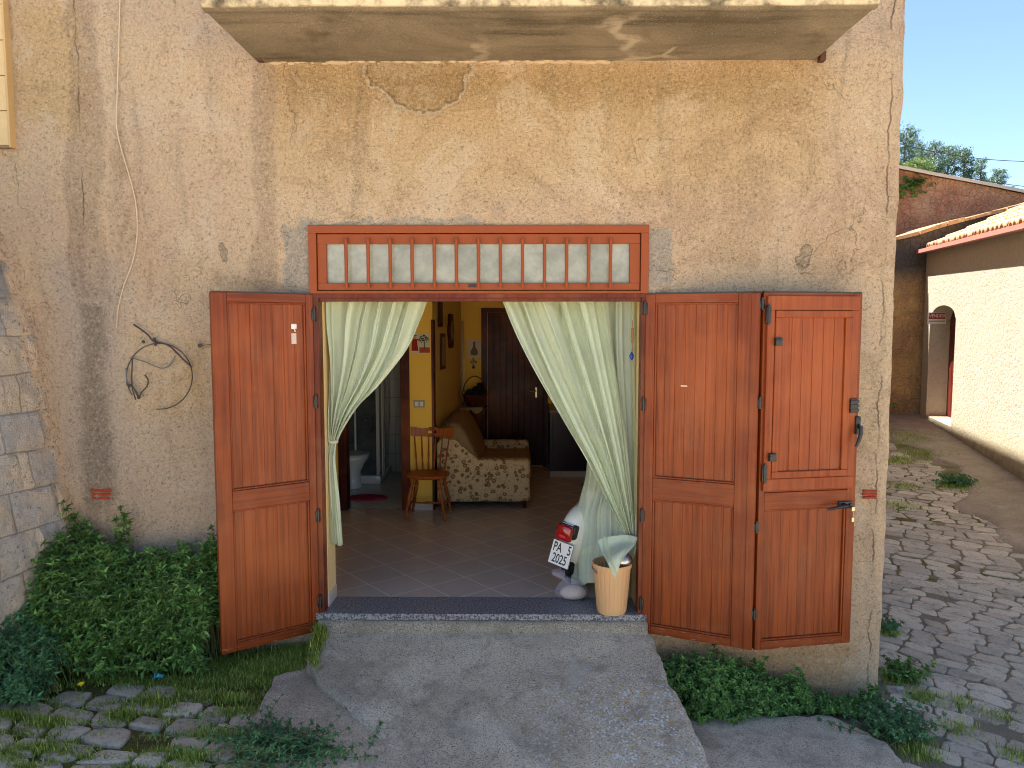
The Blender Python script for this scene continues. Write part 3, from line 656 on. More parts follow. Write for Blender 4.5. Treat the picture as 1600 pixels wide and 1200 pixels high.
b_ = MB(); b_.box(x - .018, x + .018, -.034, -.0005, zc - .03, zc + .085, .006); b_.tube([(x, -.03, zc + .03), (x - .004, -.06, zc + .01)], .012, 10); b_.tube([(x - .004, -.065, zc + .03), (x - .006, -.07, zc - .02), (x - .022, -.072, zc - .07), (x - .038, -.07, zc - .105)], [.012, .014, .012, .008], 10)
b_.build('window_handle', M_BLK, rl, wp=False, auto=40)
zc = at(1300, 788, oR.y).z - HZ0; x = WR - .04
b_ = MB(); b_.box(x - .085, x + .012, -.014, -.0005, zc - .022, zc + .026, .004); b_.tube([(x - .05, -.012, zc + .006), (x - .05, -.05, zc + .006)], .011, 10); b_.tube([(x - .045, -.052, zc + .006), (x - .10, -.058, zc + .004), (x - .165, -.055, zc - .008), (x - .185, -.045, zc - .012)], [.010, .011, .009, .008], 10); b_.lathe([(.001, -.003), (.013, 0), (.013, .012), (.001, .014)], (x, -.012, zc), 12, mat=Matrix.Rotation(R(90), 3, 'X'))
b_.build('door_handle', M_BLK, rl, wp=False, auto=40)
M_KEY = plain('key_metal', L(190, 180, 150), .3, .1, 20, .5, Metallic=1.0)
b_ = MB(); b_.tube([(x, -.014, zc - .008), (x, -.04, zc - .008)], .003, 6); b_.box(x - .011, x + .011, -.042, -.038, zc - .034, zc - .006, .004); b_.tube([(x, -.04, zc - .034), (x + .003, -.038, zc - .075)], .002, 6); b_.box(x - .007, x + .011, -.04, -.036, zc - .105, zc - .075, .004); b_.build('keys', M_KEY, rl, wp=False)

# ------------------------------------------------------------------ interior shell
Wy = fl(700, 797).y                                   # plane of the pillar / bathroom doorway
pxl, pxr = at(641, 700, Wy).x, at(677, 700, Wy).x
CH = 2.62; RX = 2.3; RXL = -2.3
def tilefloor():
    m = M('floor_tiles', .3, .5); x, y, z = m.sep(); s_ = .33; ca = math.cos(R(40)); sa = math.sin(R(40))
    a = m.ma('ADD', m.ma('MULTIPLY', x, ca / s_), m.ma('MULTIPLY', y, sa / s_)); b = m.ma('ADD', m.ma('MULTIPLY', x, -sa / s_), m.ma('MULTIPLY', y, ca / s_))
    fa = m.ma('ABSOLUTE', m.ma('SUBTRACT', m.ma('FRACT', a), .5)); fb = m.ma('ABSOLUTE', m.ma('SUBTRACT', m.ma('FRACT', b), .5)); g = m.mr(m.ma('MAXIMUM', fa, fb), .483, .490)
    idn = m.noise(1, 0, 0, 0, m.vm('SCALE', m.comb(m.ma('FLOOR', a), m.ma('FLOOR', b), 0), 3.7))
    c = m.mix(m.noise(7, 5, .6), L(170, 158, 146), L(196, 184, 170)); c = m.mix(m.ma('MULTIPLY', idn, .4), c, L(166, 150, 134)); c = m.mix(m.ma('MULTIPLY', g, .6), c, L(206, 196, 182))
    return m.done(c, m.mix(g, (.26,) * 3 + (1,), (.7,) * 3 + (1,)), m.bump(g, -.3, .002))
MB().box(RXL, RX, WT - .005, DB + .1, -.06, -.001).build('room_floor', tilefloor(), house)
iw = MB(); iw.box(RXL - .1, OX0, WT, WT + .05, 0, CH); iw.box(OX1, RX + .1, WT, WT + .05, 0, CH); iw.box(OX0, OX1, WT, WT + .05, OZ1, CH)
iw.box(RX, RX + .1, WT + .05, DB, 0, CH); iw.box(RXL - .1, RXL, WT + .05, Wy, 0, CH)
byd0, byd1 = at(542, 700, Wy).x, at(627, 700, Wy).x
iw.box(RXL, byd0 - .09, Wy, Wy + .1, 0, CH); iw.box(byd0 - .09, byd1 + .0, Wy + .001, Wy + .099, 2.12, CH)
iw.box(pxl - .0, pxr, Wy, Wy + .12, 0, CH); iw.box(byd1, pxl, Wy + .001, Wy + .11, 2.06, CH)
swx = at(714, 600, DB - .75).x
iw.box(at(716, 560, DB - .001).x - .6, RX, DB, DB + .1, 0, CH)
iw.build('interior_wall', M_YEL, house)
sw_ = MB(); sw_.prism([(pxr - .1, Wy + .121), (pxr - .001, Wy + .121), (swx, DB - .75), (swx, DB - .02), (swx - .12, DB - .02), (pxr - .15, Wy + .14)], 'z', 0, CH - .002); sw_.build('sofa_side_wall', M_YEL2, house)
MB().box(RXL - .1, RX + .1, WT, DB + .1, CH, CH + .1).build('ceiling', plain('ceiling_paint', L(238, 228, 204), .8, .05), house)
M_SKT = plain('skirting_tile', L(200, 186, 178), .35, .06)
for q_ in ((pxl + .003, pxr - .002, Wy - .012, Wy), (RXL, byd0 - .09, Wy - .012, Wy), (DX1 + .14, RX, WT + .05, WT + .062), (OX0, DX0 + .010, .084, WT)): MB().box(*q_, 0, .088).build('skirting', M_SKT, house)
b_ = MB(); b_.box(byd1, pxl - .001, Wy - .02, Wy + .12, 0, 2.12, .004); b_.box(byd0 - .09, byd0, Wy - .02, Wy + .12, 0, 2.12, .004); b_.box(byd0, byd1, Wy - .02, Wy + .12, 2.05, 2.12, .004); b_.box(pxr - .012, pxr + .012, Wy - .012, Wy + .16, 0, 2.02, .003); b_.build('bathroom_door_frame', M_DKW, house)
# bathroom shell
tm = M('bathroom_tiles', .2, .5); x_, y_, z_ = tm.sep(); 
fz = tm.ma('ABSOLUTE', tm.ma('SUBTRACT', tm.ma('FRACT', tm.ma('MULTIPLY', z_, 4.)), .5)); fx = tm.ma('ABSOLUTE', tm.ma('SUBTRACT', tm.ma('FRACT', tm.ma('MULTIPLY', tm.ma('ADD', x_, y_), 4.)), .5)); g = tm.mr(tm.ma('MAXIMUM', fz, fx), .485, .495)
M_BT = tm.done(tm.mix(g, tm.mix(tm.noise(3, 4), L(186, 186, 182), L(206, 206, 200)), L(110, 108, 104)), .2)
b_ = MB(); b_.box(RXL - .1, RXL, Wy + .1, 5.0, 0, CH); b_.box(RXL, pxr - .16, 4.9, 5.0, 0, CH); b_.box(pxr - .25, pxr - .16, Wy + .145, 4.9, 0, CH); b_.build('bathroom_wall', M_BT, house)
MB().box(RXL, pxr - .16, Wy + .1, 4.9, -.0005, .004).build('bathroom_floor', M_BT, house)
# back door in the far wall
dx0, dx1 = at(758, 600, DB).x, at(851, 600, DB).x; dzt = at(800, 487, DB).z
b_ = MB(); b_.box(dx0 - .05, dx0 + .03, DB - .03, DB - .001, 0, dzt + .05, .004); b_.box(dx1 - .02, dx1 + .04, DB - .03, DB - .001, 0, dzt + .05, .004); b_.box(dx0 + .03, dx1 - .02, DB - .03, DB - .001, dzt - .01, dzt + .05, .004); b_.build('back_door_frame', M_DKW, house)
b_ = MB(); panel(b_, dx0 + .04, dx1 - .02, .02, dzt - .012, 9, DB - .028, .004); bd_ = b_.build('back_door', M_DKW, house)
hp = at(834, 611, DB - .04); b_ = MB(); b_.box(hp.x + .02, hp.x + .045, DB - .034, DB - .028, hp.z - .09, hp.z + .05, .002); b_.tube([(hp.x + .033, DB - .03, hp.z), (hp.x + .033, DB - .075, hp.z), (hp.x - .06, DB - .078, hp.z + .005)], .008, 8); b_.build('lever_handle', M_KEY, bd_)

# ------------------------------------------------------------------ curtains
def fold_cloth(C, na, nb, folds, amp, seed=0, v_amp=(1, 1), conv=None):
    P = catmull(C, na, nb); u = np.linspace(0, 1, nb)[None, :]; v = np.linspace(0, 1, na)[:, None]; r = np.random.default_rng(seed)
    ph = r.uniform(0, 6.28, 5); uu = u + .02 * np.sin(v * 5 + ph[0]) + .9 / folds * fbm(u * 3.1 + v * .5, v * .6 + u * 0, 1.0, 2, seed)
    wv = np.sin(2 * math.pi * folds * uu + ph[2]) + .45 * np.sin(2 * math.pi * folds * 1.7 * uu + ph[3] + v * 1.5) + .25 * np.sin(2 * math.pi * folds * 3.3 * uu + ph[4] - v * 2)
    wv = np.sign(wv) * np.abs(wv) ** .8
    A_ = amp * (v_amp[0] * (1 - v) + v_amp[1] * v)
    P[:, :, 1] += A_ * wv; P[:, :, 0] += A_ * .35 * np.roll(wv, 2, 1); P[:, :, 2] += .25 * A_ * .3 * wv
    return P
def cp(rows): return np.array([[tuple(at(*q)) for q in r] for r in rows])
yc = .155
def lerp_row(y, xa, xb, Ya, Yb, n=5): return [(xa + (xb - xa) * i / (n - 1), y, Ya + (Yb - Ya) * i / (n - 1)) for i in range(n)]
cur = root('curtain', tuple(at(590, 466, yc)), 'pale green curtain swept aside at the left jamb', 'curtain', 'pale green door curtains')
rows = [lerp_row(458, 507, 672, yc, yc), lerp_row(500, 507, 655, yc, yc), lerp_row(550, 510, 630, yc, yc - .02), lerp_row(600, 512, 592, yc, yc - .04), lerp_row(640, 514, 556, yc, yc - .05), lerp_row(672, 515, 535, yc, yc - .04), lerp_row(690, 515, 527, yc, yc)]
P = fold_cloth(cp(rows), 90, 150, 6.5, .040, 3, (1.0, .28)); MB().grid(P).build('swept_cloth', M_CURT, cur, smooth=True, solid=.0015)
rows = [lerp_row(688, 515, 526, yc, yc), lerp_row(720, 509, 524, yc, yc - .02), lerp_row(780, 509, 530, yc, yc - .04), lerp_row(852, 509, 536, yc, yc - .05)]
P = fold_cloth(cp(rows), 40, 40, 2.5, .015, 5, (.6, 1)); MB().grid(P).build('tail_cloth', M_CURT, cur, smooth=True, solid=.0015)
q = at(521, 690, yc); b_ = MB(); b_.lathe([(.028, -.012), (.034, 0), (.028, .012)], q, 14, cap=False, sy=.8); b_.build('tieback', M_CURT, cur, smooth=True, solid=.003)
cur2 = root('curtain', tuple(at(890, 466, yc)), 'pale green curtain drawn to the right jamb and thrown over the scooter', 'curtain', 'pale green door curtains')
# straight hanging rear half
rows = [lerp_row(458, 872, 997, yc + .06, yc + .06), lerp_row(560, 880, 997, yc + .07, yc + .05), lerp_row(680, 913, 997, yc + .14, yc + .05), lerp_row(735, 916, 997, .32, .17),
        [(908, 775, .46), (930, 770, .40), (950, 770, .31), (972, 775, .23), (997, 790, .16)],
        [(900, 812, .45), (920, 804, .37), (944, 798, .28), (970, 802, .20), (997, 818, .13)],
        [(896, 845, .44), (917, 840, .35), (943, 834, .25), (969, 836, .17), (996, 845, .11)],
        [(894, 878, .43), (914, 876, .34), (940, 870, .22), (966, 864, .14), (993, 862, .09)],
        [(894, 914, .42), (914, 913, .32), (940, 906, .20), (962, 901, .12), (984, 882, .08)]]
P = fold_cloth(cp(rows), 170, 110, 5.5, .024, 11, (1.1, .55)); MB().grid(P).build('hanging_cloth', M_HANG, cur2, smooth=True)
for (a_, b2_) in ((-9, None), (-34, -27)): hem = P[a_:b2_, :].copy(); hem[:, :, 1] -= .004; MB().grid(hem).build('hem', M_CURT, cur2, smooth=True)
# swept front half
rows = [lerp_row(458, 780, 950, yc, yc), lerp_row(520, 806, 957, yc - .01, yc), lerp_row(590, 842, 966, yc - .02, yc - .01), lerp_row(660, 882, 975, yc - .03, yc - .02), lerp_row(720, 918, 981, yc - .04, yc - .03), lerp_row(780, 948, 987, yc - .05, yc - .03), lerp_row(838, 978, 991, yc - .05, yc - .03)]
P = fold_cloth(cp(rows), 100, 150, 5.2, .040, 7, (1., .35)); MB().grid(P).build('swept_cloth', M_CURT, cur2, smooth=True, solid=.0015)
rows = [[(934, 843, .10), (953, 837, .08), (974, 836, .07), (996, 838, .07)], [(941, 862, .04), (956, 854, .03), (974, 849, .03), (994, 848, .05)], [(950, 880, -.13), (960, 870, -.13), (972, 862, -.09), (988, 856, .0)], [(961, 905, -.17), (965, 893, -.17), (970, 880, -.15), (977, 868, -.11)]]
P = fold_cloth(cp(rows), 40, 50, 2.5, .010, 21, (1, .6)); MB().grid(P).build('turned_flap', M_CURT, cur2, smooth=True, solid=.0015)
rod = root('curtain_rod', (0, yc + .03, LZ + .02), 'thin brown rod carrying both curtains behind the lintel', 'rod')
b_ = MB(); b_.tube([(DX0 + .03, yc + .03, at(750, 456, yc).z), (DX1 - .015, yc + .03, at(750, 456, yc).z)], .008, 10); b_.build('rod', M_JAMB, rod, auto=40)

# ------------------------------------------------------------------ scooter
HEAD = R(-36); tailp = at(886, 828, .40)
sc = root('motor_scooter', (tailp.x + .26 * math.sin(-HEAD), tailp.y + .26 * math.cos(HEAD), 0), 'white scooter parked tail outward under the right curtain', 'scooter')
sc.rotation_euler = (0, R(9), HEAD); sc.location.x -= .06; DZ = tailp.z - .60
M_BODY = plain('cream_white_body', L(222, 222, 206), .25, .04, 4, .5, Coat_Weight=.6); M_TYRE = plain('tyre_rubber', (.015, .015, .016, 1), .8, .2, 40, .2, .002)
M_RED = plain('red_lens', L(150, 8, 14), .12, .1, 20, .6, Coat_Weight=.5); M_CHR = plain('chrome', (.6, .6, .6, 1), .15, .05, 10, .5, Metallic=1.0)
def loft(secs, n=24):
    mb = MB(); P = []
    for (y, cx_, cz_, rx, rzu, rzd) in secs:
        P.append([(cx_ + rx * math.copysign(abs(math.cos(a)) ** .8, math.cos(a)), y, cz_ + (rzu if math.sin(a) > 0 else rzd) * math.copysign(abs(math.sin(a)) ** .85, math.sin(a))) for a in np.linspace(0, 2 * math.pi, n + 1)])
    mb.grid(np.array(P)); return mb
loft([(-.26, 0, .56 + DZ, .015, .02, .02), (-.255, 0, .56 + DZ, .06, .10, .10), (-.22, 0, .56 + DZ, .085, .15, .20), (-.12, 0, .55 + DZ, .12, .21, .25), (.05, 0, .53 + DZ, .16, .25, .22), (.3, 0, .53, .18, .22, .24), (.55, 0, .52, .17, .22, .22), (.68, 0, .5, .13, .18, .18), (.7, 0, .5, .01, .01, .01)]).build('body_shell', M_BODY, sc, smooth=True, wp=False)
for s in (-1, 1): loft([(-.02, s * .10, .42, .01, .01, .01), (.02, s * .12, .42, .06, .09, .09), (.2, s * .16, .42, .08, .14, .13), (.38, s * .16, .42, .08, .14, .13), (.54, s * .14, .42, .05, .09, .09), (.58, s * .13, .42, .01, .01, .01)], 16).build('side_cowl', M_BODY, sc, smooth=True, wp=False)
wh = MB(); wh.lathe([(.12, -.045), (.2, -.05), (.235, -.03), (.245, 0), (.235, .03), (.2, .05), (.12, .045)], (0, 0, .245), 36, mat=Matrix.Rotation(R(90), 3, 'Y')); ty = wh.build('rear_wheel', M_TYRE, sc, smooth=True, wp=False)
MB().lathe([(.02, -.052), (.11, -.04), (.125, -.046), (.125, .046), (.11, .04), (.02, .052)], (0, 0, .245), 24, mat=Matrix.Rotation(R(90), 3, 'Y')).build('rim', M_CHR, ty, smooth=True, wp=False)
wh = MB(); wh.lathe([(.12, -.045), (.2, -.05), (.235, -.03), (.245, 0), (.235, .03), (.2, .05), (.12, .045)], (0, 1.22, .245), 30, mat=Matrix.Rotation(R(90), 3, 'Y')); wh.build('front_wheel', M_TYRE, sc, smooth=True, wp=False)
loft([(.0, 0, .72, .02, .015, .01), (.04, 0, .74, .10, .04, .03), (.2, 0, .76, .13, .05, .04), (.5, 0, .82, .13, .05, .04), (.62, 0, .80, .03, .02, .02)]).build('saddle', M_TYRE, sc, smooth=True, wp=False)
MB().box(-.2, .2, .66, 1.02, .24, .28, .02).build('footboard', M_BODY, sc, wp=False)
lp = MB(); lp.grid(np.array([[(x, 1.02 + .12 * (z - .28) + .5 * x * x, z) for x in np.linspace(-.24, .24, 13)] for z in np.linspace(.28, .88, 8)])); lp.build('leg_shield', M_BODY, sc, smooth=True, wp=False, solid=.012)
MB().tube([(0, 1.22, .25), (0, 1.12, .6), (0, 1.04, .95), (0, 1.03, 1.0)], .025, 10).build('steering_column', M_BODY, sc, wp=False, auto=40)
hb = MB().tube([(-.33, .92, 1.02), (-.2, 1.0, 1.03), (0, 1.04, 1.0), (.2, 1.0, 1.03), (.33, .92, 1.02)], .018, 10); hb.build('handlebar', M_BLK, sc, smooth=True, wp=False)
TL = Vector((0, -.26, .60))
bz_ = MB(); bz_.box(-.070, .074, -.275, -.18, .555 + DZ, .665 + DZ, .02); bz_.build('light_housing', M_BLK, sc, wp=False, auto=40)
tl = MB(); tl.box(-.066, .066, -.325, -.27, .545 + DZ, .665 + DZ, .025); tail = tl.build('tail_light', M_RED, sc, wp=False, auto=40)
MB().box(-.05, .05, -.272, -.262, .652 + DZ, .670 + DZ, .004).build('chrome_trim', M_CHR, tail, wp=False); MB().box(-.024, .024, -.3275, -.324, .575 + DZ, .595 + DZ, .003).build('reflector', plain('pink_lens', L(196, 66, 66), .2), tail, wp=False)
PR = Matrix.Translation((-.005, -.300, .440 + DZ)) @ Matrix.Rotation(R(-14), 4, 'X') @ Matrix.Rotation(R(90), 4, 'X')
pl = MB(); pl.box(-.09, .09, -.09, .09, -.0025, 0, .001, mat=PR); plate = pl.build('number_plate', M_WHITE, sc, wp=False)
bd = MB()
for (a, b_, c, d) in ((-.09, .09, .086, .09), (-.09, .09, -.09, -.086), (-.09, -.086, -.086, .086), (.086, .09, -.086, .086)): bd.box(a, b_, c, d, 0.0002, .001, mat=PR)
bd.build('plate_border', M_BLK, plate, wp=False)
for (tx, dx, dy) in (('PA', -.038, .038), ('5', .062, .038), ('2025', .0, -.042)):
    text_mb(tx, .094, PR @ Matrix.Translation((dx, dy, .001)), .66, .0005, .0012).build('lettering', M_BLK, plate, wp=False)
MB().box(-.012, .012, -.262, -.2, .36 + DZ, .50 + DZ, .003).build('plate_bracket', M_BLK, sc, wp=False)
MB().tube([(.02, -.2, .42), (.03, -.24, .2), (.03, -.2, .1)], .012, 8).build('mudguard_stay', M_BLK, sc, wp=False)

# ------------------------------------------------------------------ bin, bowl, bag
def ribbed(mat_prof, n_ribs, n=120):
    mb = MB(); P = []
    for (r, z, rib) in mat_prof:
        P.append([((r + rib * (abs(((k / n * n_ribs) % 1) - .5) < .08) * -1) * math.cos(2 * math.pi * k / n), (r - rib * (abs(((k / n * n_ribs) % 1) - .5) < .08)) * math.sin(2 * math.pi * k / n), z) for k in range(n + 1)])
    mb.grid(np.array(P)); return mb
bp = fl(958, 962); M_BIN = plain('beige_plastic', L(214, 168, 118), .4, .05, 6, .4)
wb = root('waste_bin', (bp.x, bp.y + .09, 0), 'beige ribbed plastic waste bin standing on the threshold', 'waste bin')
ribbed([(.085, .002, 0), (.098, .0, 0), (.102, .012, 0), (.104, .03, .007), (.128, .31, .007), (.129, .318, 0), (.136, .320, 0), (.137, .345, 0), (.130, .345, 0), (.128, .32, 0), (.101, .02, 0), (.01, .012, 0)], 22, 176).build('bucket', M_BIN, wb, wp=False, auto=50)
b_ = MB(); b_.tube([(.137 * math.cos(a), .137 * math.sin(a) - .0, .30 + (.02 if math.sin(a) < 0 else 0) - .05 * max(0, -math.sin(a))) for a in np.linspace(math.pi, 1.2 * math.pi, 8)], .004, 6); b_.build('bail', M_CHR, wb, wp=False)
bo = root('metal_bowl', (bp.x + .060, bp.y + .08, .335), 'dark shiny metal bowl upside down on the beige bin', 'bowl')
MB().lathe([(.004, -.03), (.05, -.02), (.075, .0), (.08, .03), (.07, .06), (.045, .08), (.02, .088), (.002, .09)], (0, 0, .0), 32).build('shell', plain('brown_metal', L(190, 180, 172), .22, .15, 10, .5, Metallic=.9), bo, wp=False, smooth=True)
gp = fl(893, 936); M_BAG = cloth('thin_plastic', (210, 208, 220), .3, .72, rough=.25)
bg_ = root('plastic_bag', (gp.x, gp.y + .02, 0), 'small knotted translucent plastic bag on floor beside the bin', 'bag')
th = np.linspace(0, 2 * math.pi, 49); Pb = []
for (r, z) in ((.01, .0), (.075, .002), (.105, .03), (.11, .06), (.09, .1), (.06, .13), (.03, .15), (.02, .16), (.035, .185), (.05, .2)):
    Pb.append([(r * (1.05 + .28 * float(fbm(a * 1.6, z * 20, 2, 3, 2))) * math.cos(a) + (.0 if z < .14 else -.04 - (z - .14)), r * .8 * (1 + .25 * float(fbm(a * 1.6, z * 24, 2, 3, 7))) * math.sin(a), z) for a in th])
MB().grid(np.array(Pb)).build('film', M_BAG, bg_, smooth=True, wp=False)
MB().lathe([(.005, .003), (.07, .008), (.095, .035), (.085, .06), (.055, .082), (.01, .092)], (.012, 0, 0), 22, sx=1.05, sy=.8).build('contents', plain('pale_contents', L(206, 188, 170), .7, .25, 25, .3, .006), bg_, smooth=True, wp=False)
b_ = MB(); b_.tube([(-.05, -.02, .155), (-.09, -.03, .17), (-.135, -.04, .20)], [.012, .014, .016], 8); b_.build('knot_tail', M_BAG, bg_, smooth=True, wp=False)

# ------------------------------------------------------------------ chair
M_CH = wood('honey_wood', (176, 96, 34), (134, 64, 20), .4, 1.0, .1)
cf = fl(667, 812); CHR = root('wooden_chair', (cf.x, cf.y + .14, 0), 'honey brown spindle back kitchen chair in front of the yellow pillar', 'chair'); CHR.rotation_euler = (0, 0, R(-4))
zs_ = .45; n = 36; outl = []
for k_ in range(n):
    a = 2 * math.pi * k_ / n; rx = .205 + .012 * math.cos(2 * a); ry = .195; outl.append((rx * math.copysign(abs(math.cos(a)) ** .75, math.cos(a)), -ry * math.copysign(abs(math.sin(a)) ** .75, math.sin(a))))
mb = MB(); P = np.array([[(x * s_, y * s_, z) for (x, y) in outl + outl[:1]] for (s_, z) in ((.01, zs_ - .035), (.9, zs_ - .035), (.985, zs_ - .024), (1, zs_ - .012), (.98, zs_), (.9, zs_ + .002), (.6, zs_ - .008), (.01, zs_ - .01))]); mb.grid(P); mb.build('seat', M_CH, CHR, smooth=True, wp=False)
def turned(a, b, prof, n=10):
    a = Vector(a); b = Vector(b); return MB().tube([a.lerp(b, t) for t, _ in prof], [r for _, r in prof], n)
lp_ = [(0, .013), (.12, .016), (.2, .014), (.24, .021), (.3, .020), (.33, .014), (.36, .022), (.5, .020), (.62, .013), (.64, .019), (.7, .018), (.8, .014), (.95, .011), (.97, .016), (1, .015)]
for (sx_, sy_) in ((-1, -1), (1, -1), (-1, 1), (1, 1)): turned((sx_ * .13, sy_ * .12, zs_ - .03), (sx_ * .205, sy_ * .19, 0), lp_).build('leg', M_CH, CHR, smooth=True, wp=False)
for s in (-1, 1): turned((s * .18, -.165, .14), (s * .18, .165, .14), [(0, .009), (.5, .014), (1, .009)]).build('stretcher', M_CH, CHR, smooth=True, wp=False)
turned((-.18, 0, .14), (.18, 0, .14), [(0, .009), (.3, .010), (.5, .015), (.7, .010), (1, .009)]).build('stretcher', M_CH, CHR, smooth=True, wp=False)
for i in range(6):
    t = (i - 2.5) / 2.5; t2 = t if abs(t) > .3 else t * 1.0
    turned((t * .145, .135 + .03 * (1 - t * t), zs_ - .01), (t * .185, .22 + .02 * (1 - t * t), .80), [(0, .008), (.2, .010), (.3, .007), (.45, .011), (.6, .008), (1, .006)], 8).build('spindle', M_CH, CHR, smooth=True, wp=False)
mb = MB(); xs_ = np.linspace(-.225, .225, 31)
for (i0_, i1_) in ((0, 12), (18, 30)):
    for i in range(i0_, i1_):
        xa, xb = xs_[i], xs_[i + 1]; f = lambda x: (.215 + .035 * (1 - (x / .225) ** 2)); tp = lambda x: .885 + .008 * math.cos(x * 30) ; bt = lambda x: .785 + .012 * (abs(x) / .225)
        mb.add([(xa, f(xa), bt(xa)), (xb, f(xb), bt(xb)), (xb, f(xb) + .004, tp(xb)), (xa, f(xa) + .004, tp(xa)), (xa, f(xa) + .024, bt(xa)), (xb, f(xb) + .024, bt(xb)), (xb, f(xb) + .026, tp(xb)), (xa, f(xa) + .026, tp(xa))], [(0, 1, 2, 3), (5, 4, 7, 6), (3, 2, 6, 7), (1, 0, 4, 5)])
for i in range(12, 18):
    xa, xb = xs_[i], xs_[i + 1]
    for (lo_, hi_) in ((lambda x: bt(x), lambda x: .825), (lambda x: .852, lambda x: tp(x))):
        mb.add([(xa, f(xa), lo_(xa)), (xb, f(xb), lo_(xb)), (xb, f(xb) + .004, hi_(xb)), (xa, f(xa) + .004, hi_(xa)), (xa, f(xa) + .024, lo_(xa)), (xb, f(xb) + .024, lo_(xb)), (xb, f(xb) + .026, hi_(xb)), (xa, f(xa) + .026, hi_(xa))], [(0, 1, 2, 3), (5, 4, 7, 6), (3, 2, 6, 7), (1, 0, 4, 5)])
for xe in (-.225, .225): mb.add([(xe, f(xe), bt(xe)), (xe, f(xe) + .024, bt(xe)), (xe, f(xe) + .026, tp(xe)), (xe, f(xe) + .004, tp(xe))], [(0, 1, 2, 3)])
mb.build('top_rail', M_CH, CHR, wp=False)

# ------------------------------------------------------------------ sofa
def floral():
    m = M('floral_fabric', .9, .2); x, y, z = m.sep(m.obj()); v = m.comb(m.ma('ADD', x, m.ma('MULTIPLY', y, .3)), m.ma('MULTIPLY', y, .95), z); W = m.warp(9, .03, v)
    d = m.voro(16, W, out=0)
    ring = m.mr(m.ma('ABSOLUTE', m.ma('SUBTRACT', d, .27)), .16, .08); ctr = m.mr(d, .09, .05); flow = m.ma('MAXIMUM', ring, ctr)
    pet = m.mr(m.noise(45, 2, .5, 0, v), .32, .42); flow = m.ma('MULTIPLY', flow, pet)
    vine = m.mr(m.voro(7, m.warp(6, .12, v), 'DISTANCE_TO_EDGE'), .02, .008); dots = m.mr(m.noise(38, 3, .6, .5, v), .60, .66)
    base = m.mix(m.noise(120, 3), L(196, 168, 126), L(214, 186, 144))
    c = m.mix(m.ma('MULTIPLY', vine, .45), base, L(120, 86, 48)); c = m.mix(m.ma('MULTIPLY', dots, .8), c, L(106, 78, 44)); c = m.mix(m.ma('MULTIPLY', flow, .9), c, m.mix(m.ma('MULTIPLY', d, 2.), L(100, 70, 40), L(136, 96, 56)))
    return m.done(c, .92, m.bump(m.noise(220, 2), .5, .002))
M_FL = floral()
pm = M('brown_weave', .9, .2); xx, yy, zz = pm.sep(pm.obj()); wv = pm.noise(1, 4, .6, 0, pm.comb(pm.ma('MULTIPLY', xx, 60.), pm.ma('MULTIPLY', yy, 8.), pm.ma('MULTIPLY', zz, 14.)))
M_BRN = pm.done(pm.mix(wv, L(104, 80, 52), L(168, 138, 96)), .95, pm.bump(pm.noise(150, 3), .5, .003))
sn = fl(828, 795); sf = fl(828, 795).y
sx0_, sx1_ = pxr + .03, sn.x; sy0 = sf; sy1 = sf + 1.45
SO = root('sofa', ((sx0_ + sx1_) / 2, (sy0 + sy1) / 2, 0), 'floral patterned loveseat with brown cushions along the side wall', 'sofa')
def rbox(x0, x1, y0, y1, z0, z1, r, name, mat, seg=5, noise_a=.006):
    bm = bmesh.new(); bmesh.ops.create_cube(bm, size=1)
    for v in bm.verts: v.co = Vector(((x0 + x1) / 2 + v.co.x * (x1 - x0), (y0 + y1) / 2 + v.co.y * (y1 - y0), (z0 + z1) / 2 + v.co.z * (z1 - z0)))
    bmesh.ops.bevel(bm, geom=bm.edges[:], offset=r, segments=seg, affect='EDGES', profile=.5)
    bmesh.ops.subdivide_edges(bm, edges=[e for e in bm.edges if e.calc_length() > .12], cuts=5, use_grid_fill=True)
    for v in bm.verts: v.co += Vector((1, 1, 1)) * noise_a * mnoise.noise(v.co * 6)
    bm.verts.index_update(); mb = MB().add([v.co.copy() for v in bm.verts], [[v.index for v in f.verts] for f in bm.faces]); bm.free()
    return mb.build(name, mat, SO, smooth=True)
rbox(sx0_, sx1_, sy0, sy0 + .17, .07, .53, .035, 'armrest', M_FL); rbox(sx0_ + .25, sx1_, sy1 - .17, sy1, .07, .53, .035, 'armrest', M_FL)
rbox(sx0_ + .04, sx1_ - .02, sy0 + .17, sy1 - .17, .07, .30, .02, 'base', M_FL); rbox(sx0_ + .3, sx1_ + .02, sy0 + .175, sy1 - .175, .28, .45, .05, 'seat_cushion', M_BRN)
# back: tall rounded wedge
prf = [(sx0_, .07), (sx0_ + .30, .07), (sx0_ + .45, .40), (sx0_ + .43, .56), (sx0_ + .34, .76), (sx0_ + .26, .88), (sx0_ + .17, .925), (sx0_ + .08, .90), (sx0_ + .01, .76)]
P = []
for (y, s_) in ((sy0 + .02, .0), (sy0 + .02, .9), (sy0 + .05, .97), (sy0 + .1, 1), (sy0 + .7, 1.0), (sy1 - .1, 1), (sy1 - .03, .96), (sy1, .0)):
    c_ = (sx0_ + .2, .4); ring = catmull(np.array([[(c_[0] + (a - c_[0]) * s_, y, c_[1] + (b - c_[1]) * s_)] * 2 for (a, b) in prf + prf[:1]]), 40, 2)[:, 0]; P.append(ring)
P = np.array(P); P[:, :, 2] = np.maximum(P[:, :, 2], .07); P[:, :, 0] = np.maximum(P[:, :, 0], sx0_ - .015); MB().grid(P).build('backrest', M_BRN, SO, smooth=True)
